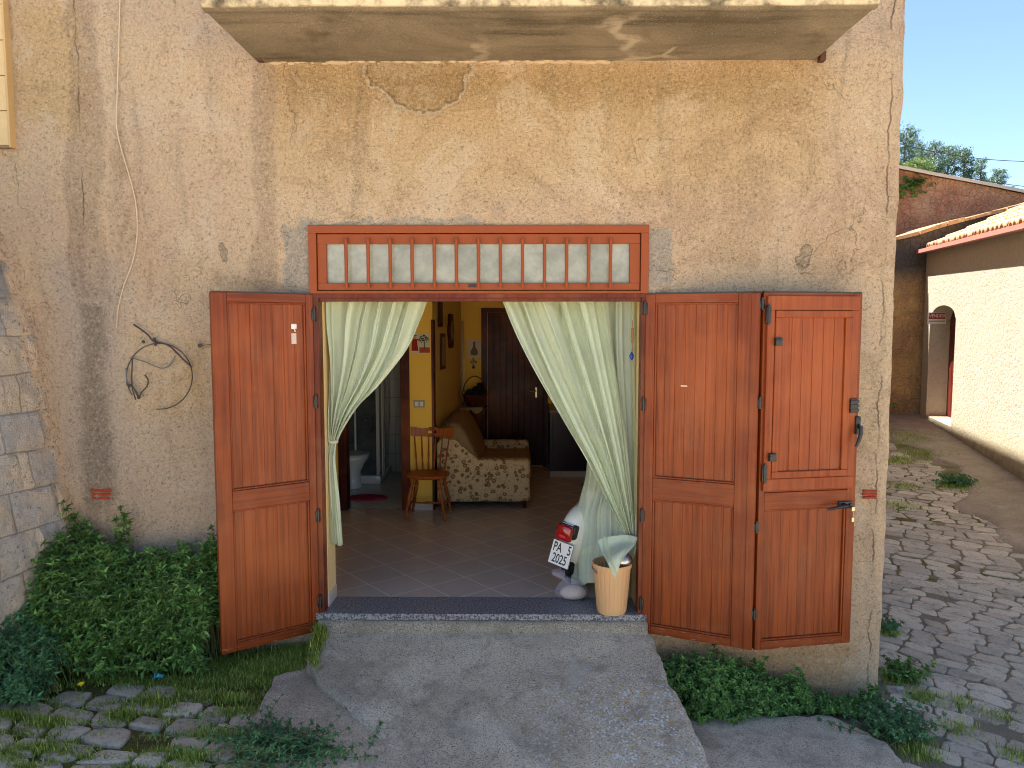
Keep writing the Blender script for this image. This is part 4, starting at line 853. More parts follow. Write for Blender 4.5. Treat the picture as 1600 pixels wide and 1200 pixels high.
fw_ = prf[1:5]; b_ = MB(); b_.prism([(sx0_ + .005, .08), (sx0_ + .45, .08), (sx0_ + .44, .53), (sx0_ + .36, .60), (sx0_ + .2, .74), (sx0_ + .06, .76), (sx0_, .70)], 'y', sy0 + .0, sy0 + .03); b_.build('side_cover', M_FL, SO)
for (a, b2) in ((sx0_ + .06, sy0 + .06), (sx1_ - .06, sy0 + .06), (sx0_ + .3, sy1 - .06), (sx1_ - .06, sy1 - .06)): MB().lathe([(.018, 0), (.025, .07)], (a, b2, 0), 12).build('foot', M_DKW, SO)

# ------------------------------------------------------------------ side cabinet with runner, basket
cy1 = DB - .05; cb = at(739, 636, DB - .35); cw = .20
CB = root('side_cabinet', (cb.x, DB - .25, 0), 'small dark wooden cabinet in the corner behind the sofa', 'cabinet')
cx0, cx1 = at(716, 636, DB - .4).x + .03, at(758, 636, DB - .4).x
b_ = MB(); b_.box(cx0, cx1, DB - .42, DB - .06, 0, cb.z - .025, .003); b_.build('carcass', M_DKW, CB); MB().box(cx0 - .02, cx1 + .02, DB - .44, DB - .05, cb.z - .024, cb.z, .004).build('top', M_DKW, CB)
b_ = MB(); 
for i in range(3): b_.box(cx0 + .02 + i * (cx1 - cx0 - .03) / 3, cx0 + .01 + (i + 1) * (cx1 - cx0 - .03) / 3, DB - .428, DB - .421, .05, cb.z - .06, .002)
b_.build('door_slats', M_DKW, CB)
dl_ = MB(); dl_.box(cx0 - .022, cx1 - .03, DB - .44, DB - .1, cb.z + .001, cb.z + .004)
xsn = np.linspace(cx0 - .022, cx1 - .03, 33); 
dl_.grid(np.array([[(x, DB - .444, cb.z + .003), (x, DB - .446, cb.z - .02 - .06 * abs(math.sin((x - xsn[0]) / (xsn[-1] - xsn[0]) * math.pi * 2)))] for x in xsn]))
o = dl_.build('lace_runner', plain('ecru_lace', L(186, 160, 118), .9, .15, 40), None, solid=.001); tag(o, 'scalloped ecru lace runner spread on the dark side cabinet', 'runner')
bk = at(742, 634, DB - .26); BK = root('wicker_basket', (bk.x, DB - .26, cb.z + .006), 'round wicker basket with a tall hoop handle, on the lace runner', 'basket')
wk = M('wicker', .6, .4); xx, yy, zz = wk.sep(wk.obj()); an = wk.ma('ARCTAN2', yy, xx); wv = wk.ma('SINE', wk.ma('ADD', wk.ma('MULTIPLY', an, 40.), wk.ma('MULTIPLY', wk.ma('FLOOR', wk.ma('MULTIPLY', zz, 90.)), 3.14)))
M_WK = wk.done(wk.mix(wk.mr(wv, -1, 1), L(58, 24, 14), L(136, 66, 36)), .5, wk.bump(wv, .8, .005))
MB().lathe([(.11, 0), (.13, .03), (.15, .1), (.16, .145), (.168, .155), (.158, .16), (.145, .14), (.12, .03), (.01, .02)], (0, 0, 0), 40).build('bowl', M_WK, BK, smooth=True, wp=False)
MB().tube([(.165 * math.cos(a), 0, .14 + .26 * math.sin(a)) for a in np.linspace(0, math.pi, 24)], .008, 8).build('handle', M_WK, BK, smooth=True, wp=False)
for (a, b2, c, r) in ((-.07, 0, .17, .06), (.03, .02, .19, .08), (.08, -.02, .22, .06), (.06, .02, .28, .035)):
    MB().lathe([(r * math.cos(t) + .0005, r * math.sin(t)) for t in np.linspace(-1.57, 1.57, 9)], (a, b2, c), 14, sx=1, sy=.9).build('dark_contents', plain('dark_cloth', (.012, .012, .012, 1), .9, .3), BK, smooth=True, wp=False)

# ------------------------------------------------------------------ wall decorations
def flat(mb, q, poly, y): mb.add([(q.x + a, y, q.z + b) for a, b in poly], [tuple(range(len(poly)))])
p0 = at(643, 552, Wy); p1 = at(672, 521, Wy); cx_ = (p0.x + p1.x) / 2; cz_ = (p0.z + p1.z) / 2; hw = (p1.x - p0.x) / 2; hh = (p1.z - p0.z) / 2
pic = root('drawing', (cx_, Wy - .004, cz_), 'drawing of a figure in red beside a tree, on the pillar', 'picture')
MB().box(-hw, hw, -.002, .003, -hh, hh).build('paper', plain('drawing_paper', L(206, 200, 176), .8, .05), pic, wp=False)
b_ = MB(); b_.box(-hw * .15, hw * .97, -.0032, -.0022, -hh * .95, -hh * .4); b_.build('red_field', plain('red_paint', L(170, 74, 40), .8, .3, 60), pic, wp=False)
b_ = MB(); cx2 = -hw * .62; b_.add([(cx2 - .035, -.0035, -hh * .75), (cx2 + .035, -.0035, -hh * .75), (cx2 + .022, -.0035, hh * .3), (cx2 + .05, -.0035, hh * .28), (cx2 + .05, -.0035, hh * .42), (cx2 - .02, -.0035, hh * .45), (cx2 - .03, -.0035, hh * .1)], [(0, 1, 2, 3, 4, 5, 6)]); b_.box(cx2 - .03, cx2 + .02, -.0036, -.0026, hh * .75, hh * .85); b_.build('red_figure', plain('red_coat', L(150, 30, 28), .8, .3, 60), pic, wp=False)
MB().lathe([(.001, -.0015), (.018, -.001), (.018, 0), (.001, .0002)], (cx2 - .004, -.0036, hh * .6), 14, mat=Matrix.Rotation(R(90), 3, 'X')).build('face', plain('skin_paint', L(196, 150, 110), .8), pic, wp=False)
b_ = MB(); b_.box(hw * .33, hw * .43, -.0042, -.0033, -hh * .55, hh * .2)
for i in range(70):
    a = rnd.uniform(0, 6.28); r = math.sqrt(rnd.random()); x = hw * .38 + r * hw * .5 * math.cos(a); z = hh * .42 + r * hh * .42 * math.sin(a); s_ = rnd.uniform(.004, .008); b_.add([(x - s_, -.0045 - i * 1e-5, z), (x, -.0045 - i * 1e-5, z - s_), (x + s_, -.0045 - i * 1e-5, z), (x, -.0045 - i * 1e-5, z + s_)], [(0, 1, 2, 3)])
b_.build('tree_shape', plain('dark_ink', L(54, 58, 46), .8), pic, wp=False)
q = at(655, 631, Wy); swt = root('switch_plate', (q.x, Wy, q.z), 'grey two module switch plate on the yellow pillar', 'switch'); MB().box(-.058, .058, -.01, 0, -.038, .038, .004).build('plate', plain('grey_plate', L(150, 150, 142), .4), swt, wp=False)
for k_ in (-1, 1): MB().box(k_ * .025 - .018, k_ * .025 + .018, -.014, -.009, -.024, .024, .003).build('module', M_WHITE, swt, wp=False)
swn = Vector((DB - .75 - (Wy + .12), -(swx - pxr), 0)).normalized()
def on_sw(px, py):
    h = hitp(px, py, Vector((pxr, Wy + .12, 0)), swn); return h
ang = math.atan2(swn.y, swn.x)
def wallthing(name, px, py, label, cat):
    h = on_sw(px, py) + swn * .004; r_ = root(name, tuple(h), label, cat); r_.rotation_euler = (0, 0, ang); return r_
r1 = wallthing('wall_clock', 702, 517, 'ornate dark oval wall clock hanging above the sofa', 'clock')
el = [(math.cos(a), math.sin(a)) for a in np.linspace(0, 2 * math.pi, 25)[:-1]]
b_ = MB(); b_.prism([(.17 * a * (1 + .1 * math.cos(6 * i * 2 * math.pi / 24)), .21 * b * (1 + .1 * math.cos(6 * i * 2 * math.pi / 24))) for i, (a, b) in enumerate(el)], 'x', 0, .03); b_.build('case', M_DKW, r1, wp=False)
b_ = MB(); b_.prism([(.10 * a, .12 * b) for a, b in el], 'x', .031, .036); b_.build('dial', plain('dull_dial', L(132, 116, 92), .5), r1, wp=False)
b_ = MB(); b_.tube([(.04, 0, 0), (.04, 0, .09)], .004, 6); b_.tube([(.04, 0, 0), (.04, .06, -.02)], .004, 6); b_.build('hand', M_BLK, r1, wp=False)
for (px, py, w_, h_, lb) in ((690, 549, .10, .17, 'narrow upright framed print below the wall clock'), (686, 486, .08, .14, 'small dark framed picture high above the wall clock')):
    r2 = wallthing('picture_frame', px, py, lb, 'picture'); b_ = MB(); b_.box(0, .02, -w_ - .03, w_ + .03, -h_ - .03, h_ + .03, .004); b_.build('frame', M_DKW, r2, wp=False); MB().box(.0205, .022, -w_ + .01, w_ - .01, -h_ + .01, h_ - .01).build('print', plain('faded_print', L(150, 132, 100) if py > 500 else L(70, 46, 34), .6, .3, 20), r2, wp=False)
# framed carafe print, mirror edge and cross on the back wall
q0 = at(730, 559, DB); q1 = at(752, 530, DB); r3 = root('framed_print', ((q0.x + q1.x) / 2, DB - .002, (q0.z + q1.z) / 2), 'pale print of a carafe on the back wall beside the dark door', 'picture')
a_ = (q1.x - q0.x) / 2; h_ = (q1.z - q0.z) / 2; MB().box(-a_, a_, -.012, 0, -h_, h_, .002).build('sheet', plain('print_paper', L(206, 196, 176), .6, .06), r3, wp=False)
b_ = MB(); pr_ = [(.0, .10), (.018, .10), (.014, .05), (.02, .02), (.05, -.03), (.055, -.075), (.035, -.1), (0, -.1)]; k2 = h_ / .135
b_.add([(a * k2, -.0135, b * k2) for a, b in pr_] + [(-a * k2, -.0135, b * k2) for a, b in pr_[::-1][1:-1]], [tuple(range(14))]); b_.build('carafe_drawing', plain('brown_ink', L(112, 90, 80), .7), r3, wp=False)
q = at(740, 567, DB); cr = root('wall_cross', (q.x, DB, q.z), 'small dark cross shaped ornament under the carafe print', 'ornament'); b_ = MB(); b_.box(-.012, .012, -.012, 0, -.075, .075, .004); b_.box(-.045, .045, -.0125, -.001, -.005, .03, .004); b_.lathe([(.001, -.004), (.022, 0), (.022, .008), (.001, .012)], (0, -.01, -.06), 12, mat=Matrix.Rotation(R(90), 3, 'X')); b_.build('cross', M_BLK, cr, wp=False)
q0 = at(716, 560, DB - .03); q1 = at(725, 528, DB - .03)
mr_ = root('wall_mirror', ((q0.x + q1.x) / 2 - .03, DB - .02, 1.3), 'tall frameless mirror in the corner beside the carafe print', 'mirror'); MB().box(-.02, .075, -.012, .015, -.6, .72, .002).build('glass', plain('mirror_silver', (.75, .72, .62, 1), .05, .03, 4, .5, Metallic=1.0), mr_, wp=False); MB().box(-.04, -.0205, -.02, .015, -.6, .74, .003).build('edge', M_DKW, mr_, wp=False)

# dark kitchen unit at the right back with pale plinth
k0 = fl(859, 746); KU = root('kitchen_unit', (k0.x + .35, k0.y + .3, 0), 'low dark kitchen unit with pale plinth, right of the dark door', 'cabinet')
k1 = at(916, 700, k0.y).x + .25; kz = at(880, 652, k0.y).z; yk = k0.y
MB().box(k0.x, k1, yk, DB - .01, .08, .84, .004).build('carcass', plain('dark_aubergine', L(40, 24, 34), .25, .1, 8, .5), KU); MB().box(k0.x - .01, k1 + .01, yk - .015, DB - .005, .841, .88, .004).build('worktop', plain('worktop', L(120, 96, 70), .4), KU); MB().box(k0.x + .002, k1, yk + .002, DB - .01, 0.001, .079).build('plinth', plain('pale_plinth', L(176, 164, 148), .4), KU)
b_ = MB(); b_.box(k0.x + .03, k1 - .03, yk - .012, yk - .001, .12, .80, .004); b_.build('door', plain('dark_aubergine_front', L(46, 26, 40), .2, .1, 8, .5), KU)
# bathroom fittings
t0 = fl(552, 765); TO = root('toilet', (t0.x - .02, t0.y + .1, 0), 'white ceramic toilet seen through the bathroom doorway', 'toilet')
MB().lathe([(.10, 0), (.11, .02), (.085, .1), (.09, .2), (.14, .3), (.185, .37), (.19, .40), (.16, .40), (.12, .33), (.01, .3)], (0, 0, 0), 28, sx=1, sy=1.15).build('bowl', M_CER, TO, smooth=True, wp=False)
MB().lathe([(.12, .402), (.192, .402), (.197, .412), (.192, .422), (.11, .424)], (0, 0, 0), 28, sx=1, sy=1.15).build('toilet_seat', M_WHITE, TO, smooth=True, wp=False); MB().box(-.40, -.19, -.19, .19, .36, .76, .02).build('cistern', M_CER, TO, wp=False, auto=40)
s0 = fl(555, 757); s1 = fl(595, 757); SH = root('shower_cabin', (s1.x - .4, s0.y + .4, 0), 'corner shower cabin with grey glass and white profiles', 'shower')
shx1 = s1.x; shy = s0.y; MB().box(shx1 - .8, shx1, shy, shy + .8, .005, .11, .015).build('tray', M_CER, SH, auto=40)
b_ = MB()
for (px,) in ((554,), (588,), (596,), (602,)):
    xq = at(px, 600, shy + (.02 if px < 595 else .0)).x if px < 600 else shx1 - .02
    b_.box(xq - .010, xq + .010, shy + .01, shy + .035, .11, 1.95, .002)
b_.box(shx1 - .035, shx1 - .012, shy + .74, shy + .77, .11, 1.95, .002); b_.box(shx1 - .8, shx1 - .01, shy + .012, shy + .034, 1.951, 1.985); b_.box(shx1 - .033, shx1 - .012, shy + .036, shy + .77, 1.951, 1.983); b_.box(shx1 - .034, shx1 - .012, shy + .35, shy + .375, .11, 1.95)
b_.build('profile', M_WHITE, SH)
M_SG = glassmat('shower_glass', (150, 156, 158), (120, 124, 126), .1, .5)
MB().box(shx1 - .79, shx1 - .03, shy + .02, shy + .025, .11, 1.95).build('glass_panel', M_SG, SH); MB().box(shx1 - .025, shx1 - .02, shy + .04, shy + .73, .11, 1.95).build('glass_panel', M_SG, SH)
m0 = fl(573, 779); o = MB().lathe([(.005, .018), (.22, .02), (.24, .012), (.24, .005)], (0, 0, 0), 40, sx=1, sy=.62).build('bath_mat', plain('pink_pile', L(176, 62, 82), .95, .2, 60, .2, .006), None, smooth=True); o.location = (m0.x, m0.y, 0); tag(o, 'oval pink bath mat on the bathroom floor', 'mat')
# hanging ornament beside the right jamb
q = at(988, 540, .10); HO = root('hanging_ornament', (q.x, q.y, q.z), 'small blue and gold charm on a string at the right jamb', 'ornament'); b_ = MB(); b_.tube([(0, 0, .17), (0, 0, -.10)], .0025, 6); b_.box(-.008, .008, -.008, .008, .02, .12, .003); b_.build('string', plain('old_gold', L(150, 106, 56), .5), HO, wp=False); MB().lathe([(.001, -.1), (.012, -.09), (.016, -.07), (.008, -.05), (.001, -.04)], (-.004, 0, 0), 12).build('blue_drop', plain('blue_glass', L(34, 64, 150), .2), HO, smooth=True, wp=False)

# ------------------------------------------------------------------ things on the facade
# cable
pts = [(188, -12), (186, 60), (183, 150), (182, 195), (190, 235), (205, 285), (213, 325), (214, 370), (207, 410), (194, 445), (185, 480), (182, 512)]
C = catmull(np.array([[tuple(at(a, b, -.018))] * 2 for a, b in pts]), 70, 2)[:, 0]
o = MB().tube(C.tolist(), .0042, 6).build('cable', plain('cream_cable', L(206, 184, 150), .6, .08), None, smooth=True); tag(o, 'thin cream cable hanging loose down the plaster wall', 'cable')
# wire hoop
RG = at(249, 588, -.05); ring = root('wire_hoop', (RG.x, -.04, RG.z), 'rusty wire hoop hanging on the plaster wall left of the doors', 'wire hoop')
def wire(pxs, r, name, mat, Y=-.03):
    C = catmull(np.array([[tuple(at(a, b, Y - .012 * math.sin(i * 1.3)))] * 2 for i, (a, b) in enumerate(pxs)]), 60, 2)[:, 0]; return MB().tube(C.tolist(), r, 7).build(name, mat, ring, smooth=True)
M_WIRE = plain('dark_wire', L(70, 62, 58), .6, .4, 40); M_GWIRE = plain('grey_wire', L(110, 108, 106), .6, .3, 40)
circ = [(249 + 51.5 * math.cos(a), 588 + 51.5 * math.sin(a)) for a in np.linspace(R(145), R(455), 22)]
wire(circ, .0035, 'hoop', M_WIRE); wire([(209, 507), (222, 516), (232, 524), (240, 533), (262, 539), (275, 550), (287, 562), (300, 574)], .0055, 'bound_wire', M_WIRE, -.035)
wire([(207, 560), (206, 600), (212, 625)], .0045, 'bound_wire', M_WIRE); wire([(207, 559), (228, 566), (250, 575), (262, 573), (270, 564), (274, 556)], .004, 'inner_loop', M_GWIRE, -.038)
wire([(197, 600), (207, 603), (216, 620), (222, 612), (230, 603), (231, 593), (226, 586)], .0042, 'inner_loop', M_WIRE, -.038); wire([(197, 575), (199, 595), (212, 610), (218, 622)], .0045, 'bound_wire', M_GWIRE)
for (a, b) in ((224, 534), (241, 530), (243, 538), (202, 603), (217, 621)):
    p = at(a, b, -.04); MB().lathe([(.001, -.012), (.009, -.006), (.010, .004), (.001, .012)], p, 8, sx=1.3).build('knot', M_WIRE, ring, smooth=True)
p = at(314, 540, -.01); nl = root('wall_nail', (p.x, 0, p.z), 'dark nail with a wire stub in the plaster beside the door leaf', 'nail'); b_ = MB(); b_.tube([(0, .02, 0), (0, -.03, 0)], .008, 8); b_.lathe([(.001, -.003), (.014, -.002), (.014, .003), (.001, .004)], (0, -.03, 0), 12, mat=Matrix.Rotation(R(90), 3, 'X')); b_.tube([(0, -.02, 0), (.04, -.02, .005), (.09, -.01, .012)], .002, 5); b_.build('nail', M_WIRE, nl, wp=False)
# exposed bricks in render
M_BR = plain('exposed_brick', L(160, 66, 44), .9, .35, 40, .2, .008, 60)
def brick(px0, py0, px1, py1, lb):
    a = at(px0, py1); b = at(px1, py0); mb = MB(); n = 3; hh = (b.z - a.z) / n
    for i in range(n):
        mb.box(a.x + rnd.uniform(-.006, .008), b.x + rnd.uniform(-.01, .006), -.012 - rnd.uniform(0, .003), .03, a.z + i * hh + .003, a.z + (i + 1) * hh - .002, .004)
    for v in range(len(mb.v)):
        q = Vector(mb.v[v]); mb.v[v] = tuple(q + Vector((1, 1, 1)) * .004 * mnoise.noise(q * 40))
    o = mb.build('exposed_brick', M_BR, house); o['label'] = lb
brick(144, 763, 173, 781, 'red brick showing through render low at left'); brick(1346, 765, 1371, 779, 'red brick showing through render near right corner')
# yellow cladding strip upper left
a = at(18, 230, -.05); cl = root('cladding_strip', (a.x - .3, -.06, a.z), 'yellowish tiled cladding strip at the top left of the wall', 'cladding')
cm_ = plain('yellow_cladding', L(206, 180, 132), .7, .12, 14, .3, .003, 80)
for i in range(8):
    z = a.z + .012 + i * .222; MB().box(a.x - 1.2, a.x - .014, -.055, 0.03, z, z + .217, .004).build('cladding_tile', cm_, cl)
MB().box(a.x - .013, a.x, -.060, .03, a.z, a.z + 1.8, .003).build('edge_trim', plain('grey_trim', L(196, 162, 110), .6), cl); MB().box(a.x - 1.2, a.x - .014, -.060, .03, a.z - .004, a.z + .009, .002).build('edge_trim', plain('grey_trim_low', L(130, 112, 88), .6), cl)

# ------------------------------------------------------------------ stone side wall at the left
def stonewall_mat():
    m = M('rough_ashlar', .9, .25); x, y, z = m.sep(); g = m.noise(45, 6, .7, .6); n = m.noise(3.2, 5, .65, .5)
    c = m.mix(m.mr(n, .40, .60), L(196, 188, 178), L(218, 198, 172)); c = m.mix(m.ma('MULTIPLY', m.mr(m.noise(5, 4, .6, 0, m.vm('ADD', m.pos, (4, 4, 4))), .52, .62), .7), c, L(222, 200, 170))
    c = m.mix(m.mr(g, .55, .7), c, L(214, 204, 192)); c = m.mix(m.ma('MULTIPLY', m.mr(g, .46, .32), .85), c, L(104, 90, 76))
    Wj = m.warp(3, .05); jx, jy, jz = m.sep(Wj); rz_ = m.ma('DIVIDE', m.ma('ADD', jz, .05), .243); fz_ = m.ma('ABSOLUTE', m.ma('SUBTRACT', m.ma('FRACT', rz_), .5))
    ry_ = m.ma('ADD', m.ma('DIVIDE', jy, .34), m.ma('MULTIPLY', m.ma('FLOOR', rz_), .47)); fy_ = m.ma('ABSOLUTE', m.ma('SUBTRACT', m.ma('FRACT', ry_), .5)); jt = m.ma('MAXIMUM', m.mr(fz_, .468, .492), m.mr(fy_, .475, .494))
    c = m.mix(m.ma('MULTIPLY', jt, .6), c, L(112, 98, 84)); bl = m.noise(1, 0, 0, 0, m.vm('SCALE', m.comb(m.ma('FLOOR', ry_), m.ma('FLOOR', rz_), 0), 3.3)); c = m.mix(m.mr(bl, .5, .62, 0, .55), c, L(176, 176, 180))
    dk = m.ma('MULTIPLY', m.mr(z, 1.9, 2.6), m.mr(m.noise(3, 4), .35, .6)); c = m.mix(m.ma('MULTIPLY', dk, .8), c, L(74, 66, 56))
    c = m.mix(m.mr(m.ma('ADD', y, m.ma('MULTIPLY', m.ma('SUBTRACT', m.noise(5, 5, .65), .5), .5)), -.20, -.08), c, m.mix(m.mr(g, .34, .5), L(150, 126, 102), L(230, 200, 166)))
    return m.done(c, .92, m.bump(m.ma('ADD', g, m.noise(120, 3)), 1, .02))
ts = np.linspace(-.35, 1.6, 150); zz_ = np.linspace(-.7, 2.98, 260); T_, Z_ = np.meshgrid(ts, zz_, indexing='ij')
X0 = np.interp(Z_, [-.7, .2, 1.1, 1.8, 2.3, 2.6, 2.98], [-2.66, -2.72, -2.84, -2.94, -3.08, -3.20, -3.50])
ch = .243; row = np.floor((Z_ + .05) / ch); fz_ = (Z_ + .05) / ch - row; bw_ = .34; colm = (T_ + (row % 2) * .17 + .05 * np.sin(row * 3)) / bw_; fx_ = colm - np.floor(colm)
jd = np.minimum(np.minimum(fz_, 1 - fz_) * ch, np.minimum(fx_, 1 - fx_) * bw_); blk = np.clip(jd / .022, 0, 1); blk = blk * blk * (3 - 2 * blk)
bid = vn(row * 3.7, np.floor(colm) * 5.1, 1, 5)
reveal = np.clip((T_ + .02) / .12 + .6 * fbm(T_, Z_, 4, 3, 12), 0, 1)
off = reveal * (blk * (.012 + .016 * bid) + .020 * fbm(T_, Z_, 9, 4, 8) * blk) + .012 * fbm(T_, Z_, 14, 3, 2)
P = np.stack([X0 - .16 * T_ + off + .03 * fbm(T_, Z_, 1.5, 2, 6), -T_ + .0 * off, Z_], -1)
SWL = root('stone_side_wall', (-2.9, -.6, -.25), 'rough stone block wall projecting at the far left of the door', 'stone wall')
sm = MB().grid(P)
sm.box(-5.2, -3.36, -1.6, .02, -.7, 2.6)
e = P[:, -1]; f2 = e.copy(); f2[:, 0] = -5.2; sm.grid(np.stack([e, f2])); e = P[-1]; f2 = e.copy(); f2[:, 0] = -5.2; sm.grid(np.stack([e, f2]))
sm.build('masonry', stonewall_mat(), SWL, smooth=True)

# ------------------------------------------------------------------ vegetation
def leaves_mesh(items, seed=0):
    """items: list of (pos, dir, length, width, normal)"""
    vs = []; fs = []
    for (p, d, l, w_, nrm) in items:
        s = d.cross(nrm); s = s.normalized() if s.length > 1e-4 else Vector((1, 0, 0)); up = s.cross(d).normalized(); o = len(vs)
        b = p; m1 = p + d * (l * .38) + up * (l * .07); t = p + d * l - up * (l * .10)
        vs += [b, m1 + s * w_ + up * w_ * .35, t, m1 - s * w_ + up * w_ * .35, m1 - up * w_ * .1]
        fs += [(o, o + 1, o + 4), (o + 1, o + 2, o + 4), (o + 2, o + 3, o + 4), (o + 3, o, o + 4)]
    return vs, fs
def shoot(items, stems, base, tip, r, ll=.045, lw=.011, whorls=4, dens=5):
    """a weed shoot with whorls of leaves along it, a rosette on top"""
    ax = (tip - base); n = max(2, whorls)
    bend = Vector((r.uniform(-.03, .03), r.uniform(-.03, .03), 0)); pts = []
    for i in range(5):
        t = i / 4; pts.append(base + ax * t + bend * math.sin(t * 3.14))
    stems.tube(pts, [.0032, .003, .0026, .002, .0014], 4, cap=False)
    dtip = (ax.normalized() * .5 + Vector((r.uniform(-.35, .35), r.uniform(-.85, -.25), r.uniform(.3, .8)))).normalized()
    for k in range(n):
        t = 1 - k * (.055 / max(.055, ax.length)); 
        if t < .15: break
        p = base + ax * t + bend * math.sin(t * 3.14); nl = dens + (3 if k == 0 else 0); a0 = r.uniform(0, 6.28)
        dt = dtip if k < 2 else (dtip + ax.normalized()).normalized(); e1 = dt.orthogonal().normalized(); e2 = dt.cross(e1)
        for j in range(nl):
            a = a0 + j * 6.283 / nl + r.uniform(-.25, .25); el_ = (.25 if k == 0 else .0) + r.uniform(-.15, .15)
            if k == 0 and j % 2: el_ += .45
            d = (e1 * math.cos(a) + e2 * math.sin(a) + dt * el_).normalized(); l = ll * r.uniform(.6, 1.2) * (.75 if k == 0 else 1.0)
            items.append((p, d, l, lw * l / ll * r.uniform(.8, 1.15), dtip))
def plant(name, label, cat, spots, mat, ll=.045, lw=.011, seed=1, group=None, whorls=4, parent_loc=None):
    r = random.Random(seed); items = []; st = MB()
    for (b, t) in spots: shoot(items, st, b, t, r, ll, lw, whorls)
    vs, fs = leaves_mesh(items); loc = parent_loc or spots[0][0]; rt = root(name, tuple(loc), label, cat, group)
    mb = MB(); mb.v = [tuple(v) for v in vs]; mb.f = fs
    off = ORG[rt.name]; me = bpy.data.meshes.new('foliage'); me.from_pydata([(v[0] - off.x, v[1] - off.y, v[2] - off.z) for v in mb.v], [], fs); me.materials.append(mat)
    o = bpy.data.objects.new('foliage', me); COL.objects.link(o); o.parent = rt; st.build('stems', M_STEM, rt); return rt
def gp3(x, y, dz=0): return Vector((x, y, float(gz(x, y)) + dz))
def mound(x0, x1, top, depth, n, r, lean=.35, miny=0):
    """shoots filling a mound leaning against wall; top(x)->height z at the wall, depth(x)"""
    out = []
    for i in range(n):
        x = r.uniform(x0, x1); D = depth(x); f = r.random() ** .75; y = -.02 - D * f; g = float(gz(x, y)); H = top(x) - g
        h = H * math.sqrt(max(.03, 1 - (f) ** 2.2)) * r.uniform(.72, 1.03)
        bx = x + r.uniform(-.06, .06); by = -.04 - D * f * .62; b = Vector((bx, by, float(gz(bx, by)) - .02)); t = Vector((x, y - .04, g + max(.05, h)))
        if r.random() < .5: b = b.lerp(t, .35 + r.random() * .3); 
        out.append((b, t))
    return out
r = random.Random(4)
pxX = lambda px: at(px, 900, -.2).x
topL = lambda x: float(np.interp(x, [pxX(0), pxX(60), pxX(95), pxX(130), pxX(180), pxX(215), pxX(240), pxX(300), pxX(345), pxX(400)],
        [at(0, 905, -.2).z, at(0, 862, -.2).z, at(0, 812, -.1).z, at(0, 822, -.1).z, at(0, 838, -.1).z, at(0, 862, -.1).z, at(0, 850, -.1).z, at(0, 842, -.1).z, at(0, 842, -.1).z, at(0, 850, -.1).z]))
dpL = lambda x: float(np.interp(x, [pxX(0), pxX(100), pxX(250), pxX(345), pxX(380)], [.62, .60, .50, .42, .3]))
sp = [q for q in mound(-2.80, -1.50, topL, dpL, 900, r) if not (q[1].x > -1.72 and q[1].y < -.26)]
for (px, py) in ((98, 786), (104, 798), (190, 795), (196, 806), (183, 812), (330, 826), (88, 805), (120, 806)):
    t = at(px, py, -.12); sp.append((Vector((t.x + .03, -.05, t.z - .35)), t))
for _ in range(46):
    x = r.uniform(-2.75, -1.72); y = -.05 - r.random() * .4; zt = topL(x) - .35 * (-y) / .5; sp.append((Vector((x + r.uniform(-.05, .05), y * .7, zt - .35)), Vector((x + r.uniform(-.06, .06), y - r.uniform(0, .08), zt + r.uniform(-.02, .09)))))
plant('weed_bush', 'large dense bush of green pointed weeds left of the door leaf', 'bush', sp, M_LEAF, .060, .0115, 2, whorls=3, parent_loc=gp3(-2.1, -.3))
sp = mound(-3.35, -2.62, lambda x: float(gz(x, -.6)) + float(np.interp(x, [-3.3, -2.9, -2.6], [.62, .50, .30])), lambda x: .40, 420, r); sp = [(a + Vector((.08, -.46, 0)), b + Vector((.08, -.46, 0))) for a, b in sp]
plant('weed_bush', 'bluish green weeds at the foot of the stone side wall', 'bush', sp, M_LEAF2, .048, .010, 3, parent_loc=gp3(-3.0, -.7))
t = at(52, 786, -.18); sp = [(Vector((t.x - .01, t.y + .04, t.z - .02)), t + Vector((r.uniform(-.035, .035), -.02, r.uniform(-.03, .04)))) for _ in range(14)]
plant('wall_tuft', 'little green tuft sprouting from a joint high in the stone wall', 'plant', sp, M_LEAF, .022, .006, 5, whorls=3)
t = at(18, 900, -.5); sp = [(Vector((t.x, t.y + .02, t.z - .12)), t + Vector((r.uniform(-.06, .06), r.uniform(-.05, 0), r.uniform(-.05, .12)))) for _ in range(22)]
plant('wall_tuft', 'sparse brownish green sprig low on the stone wall', 'plant', sp, M_LEAF, .026, .007, 6, whorls=4)
# right of the ramp
topR = lambda x: float(np.interp(x, [at(a, 1050, -.15).x for a in (1012, 1040, 1090, 1130, 1160, 1185, 1215, 1255, 1290)], [at(0, b, -.15).z for b in (1018, 1030, 1018, 1012, 1024, 1035, 1062, 1052, 1085)]))
sp = mound(at(1022, 1050, -.15).x, at(1262, 1050, -.15).x, topR, lambda x: float(np.interp(x, [1.1, 1.5, 2.1], [.34, .46, .22])), 420, r)
for (px, py) in ((1245, 1046), (1250, 1052), (1196, 1030), (1020, 1018)): t = at(px, py, -.15); sp.append((Vector((t.x - .08, -.08, t.z - .18)), t))
plant('weed_bush', 'leafy green weeds under the folded right door leaves', 'bush', sp, M_LEAF, .044, .0105, 7, parent_loc=gp3(1.6, -.25))
sp = mound(at(1272, 1090, -.15).x, at(1376, 1090, -.15).x, lambda x: float(np.interp(x, [2.15, 2.45, 2.6], [at(0, 1110, -.15).z, at(0, 1095, -.15).z, at(0, 1072, -.15).z])), lambda x: .25, 170, r)
plant('weed_bush', 'smaller green weeds at the foot of the house corner', 'bush', sp, M_LEAF, .040, .009, 8, parent_loc=gp3(2.4, -.15))
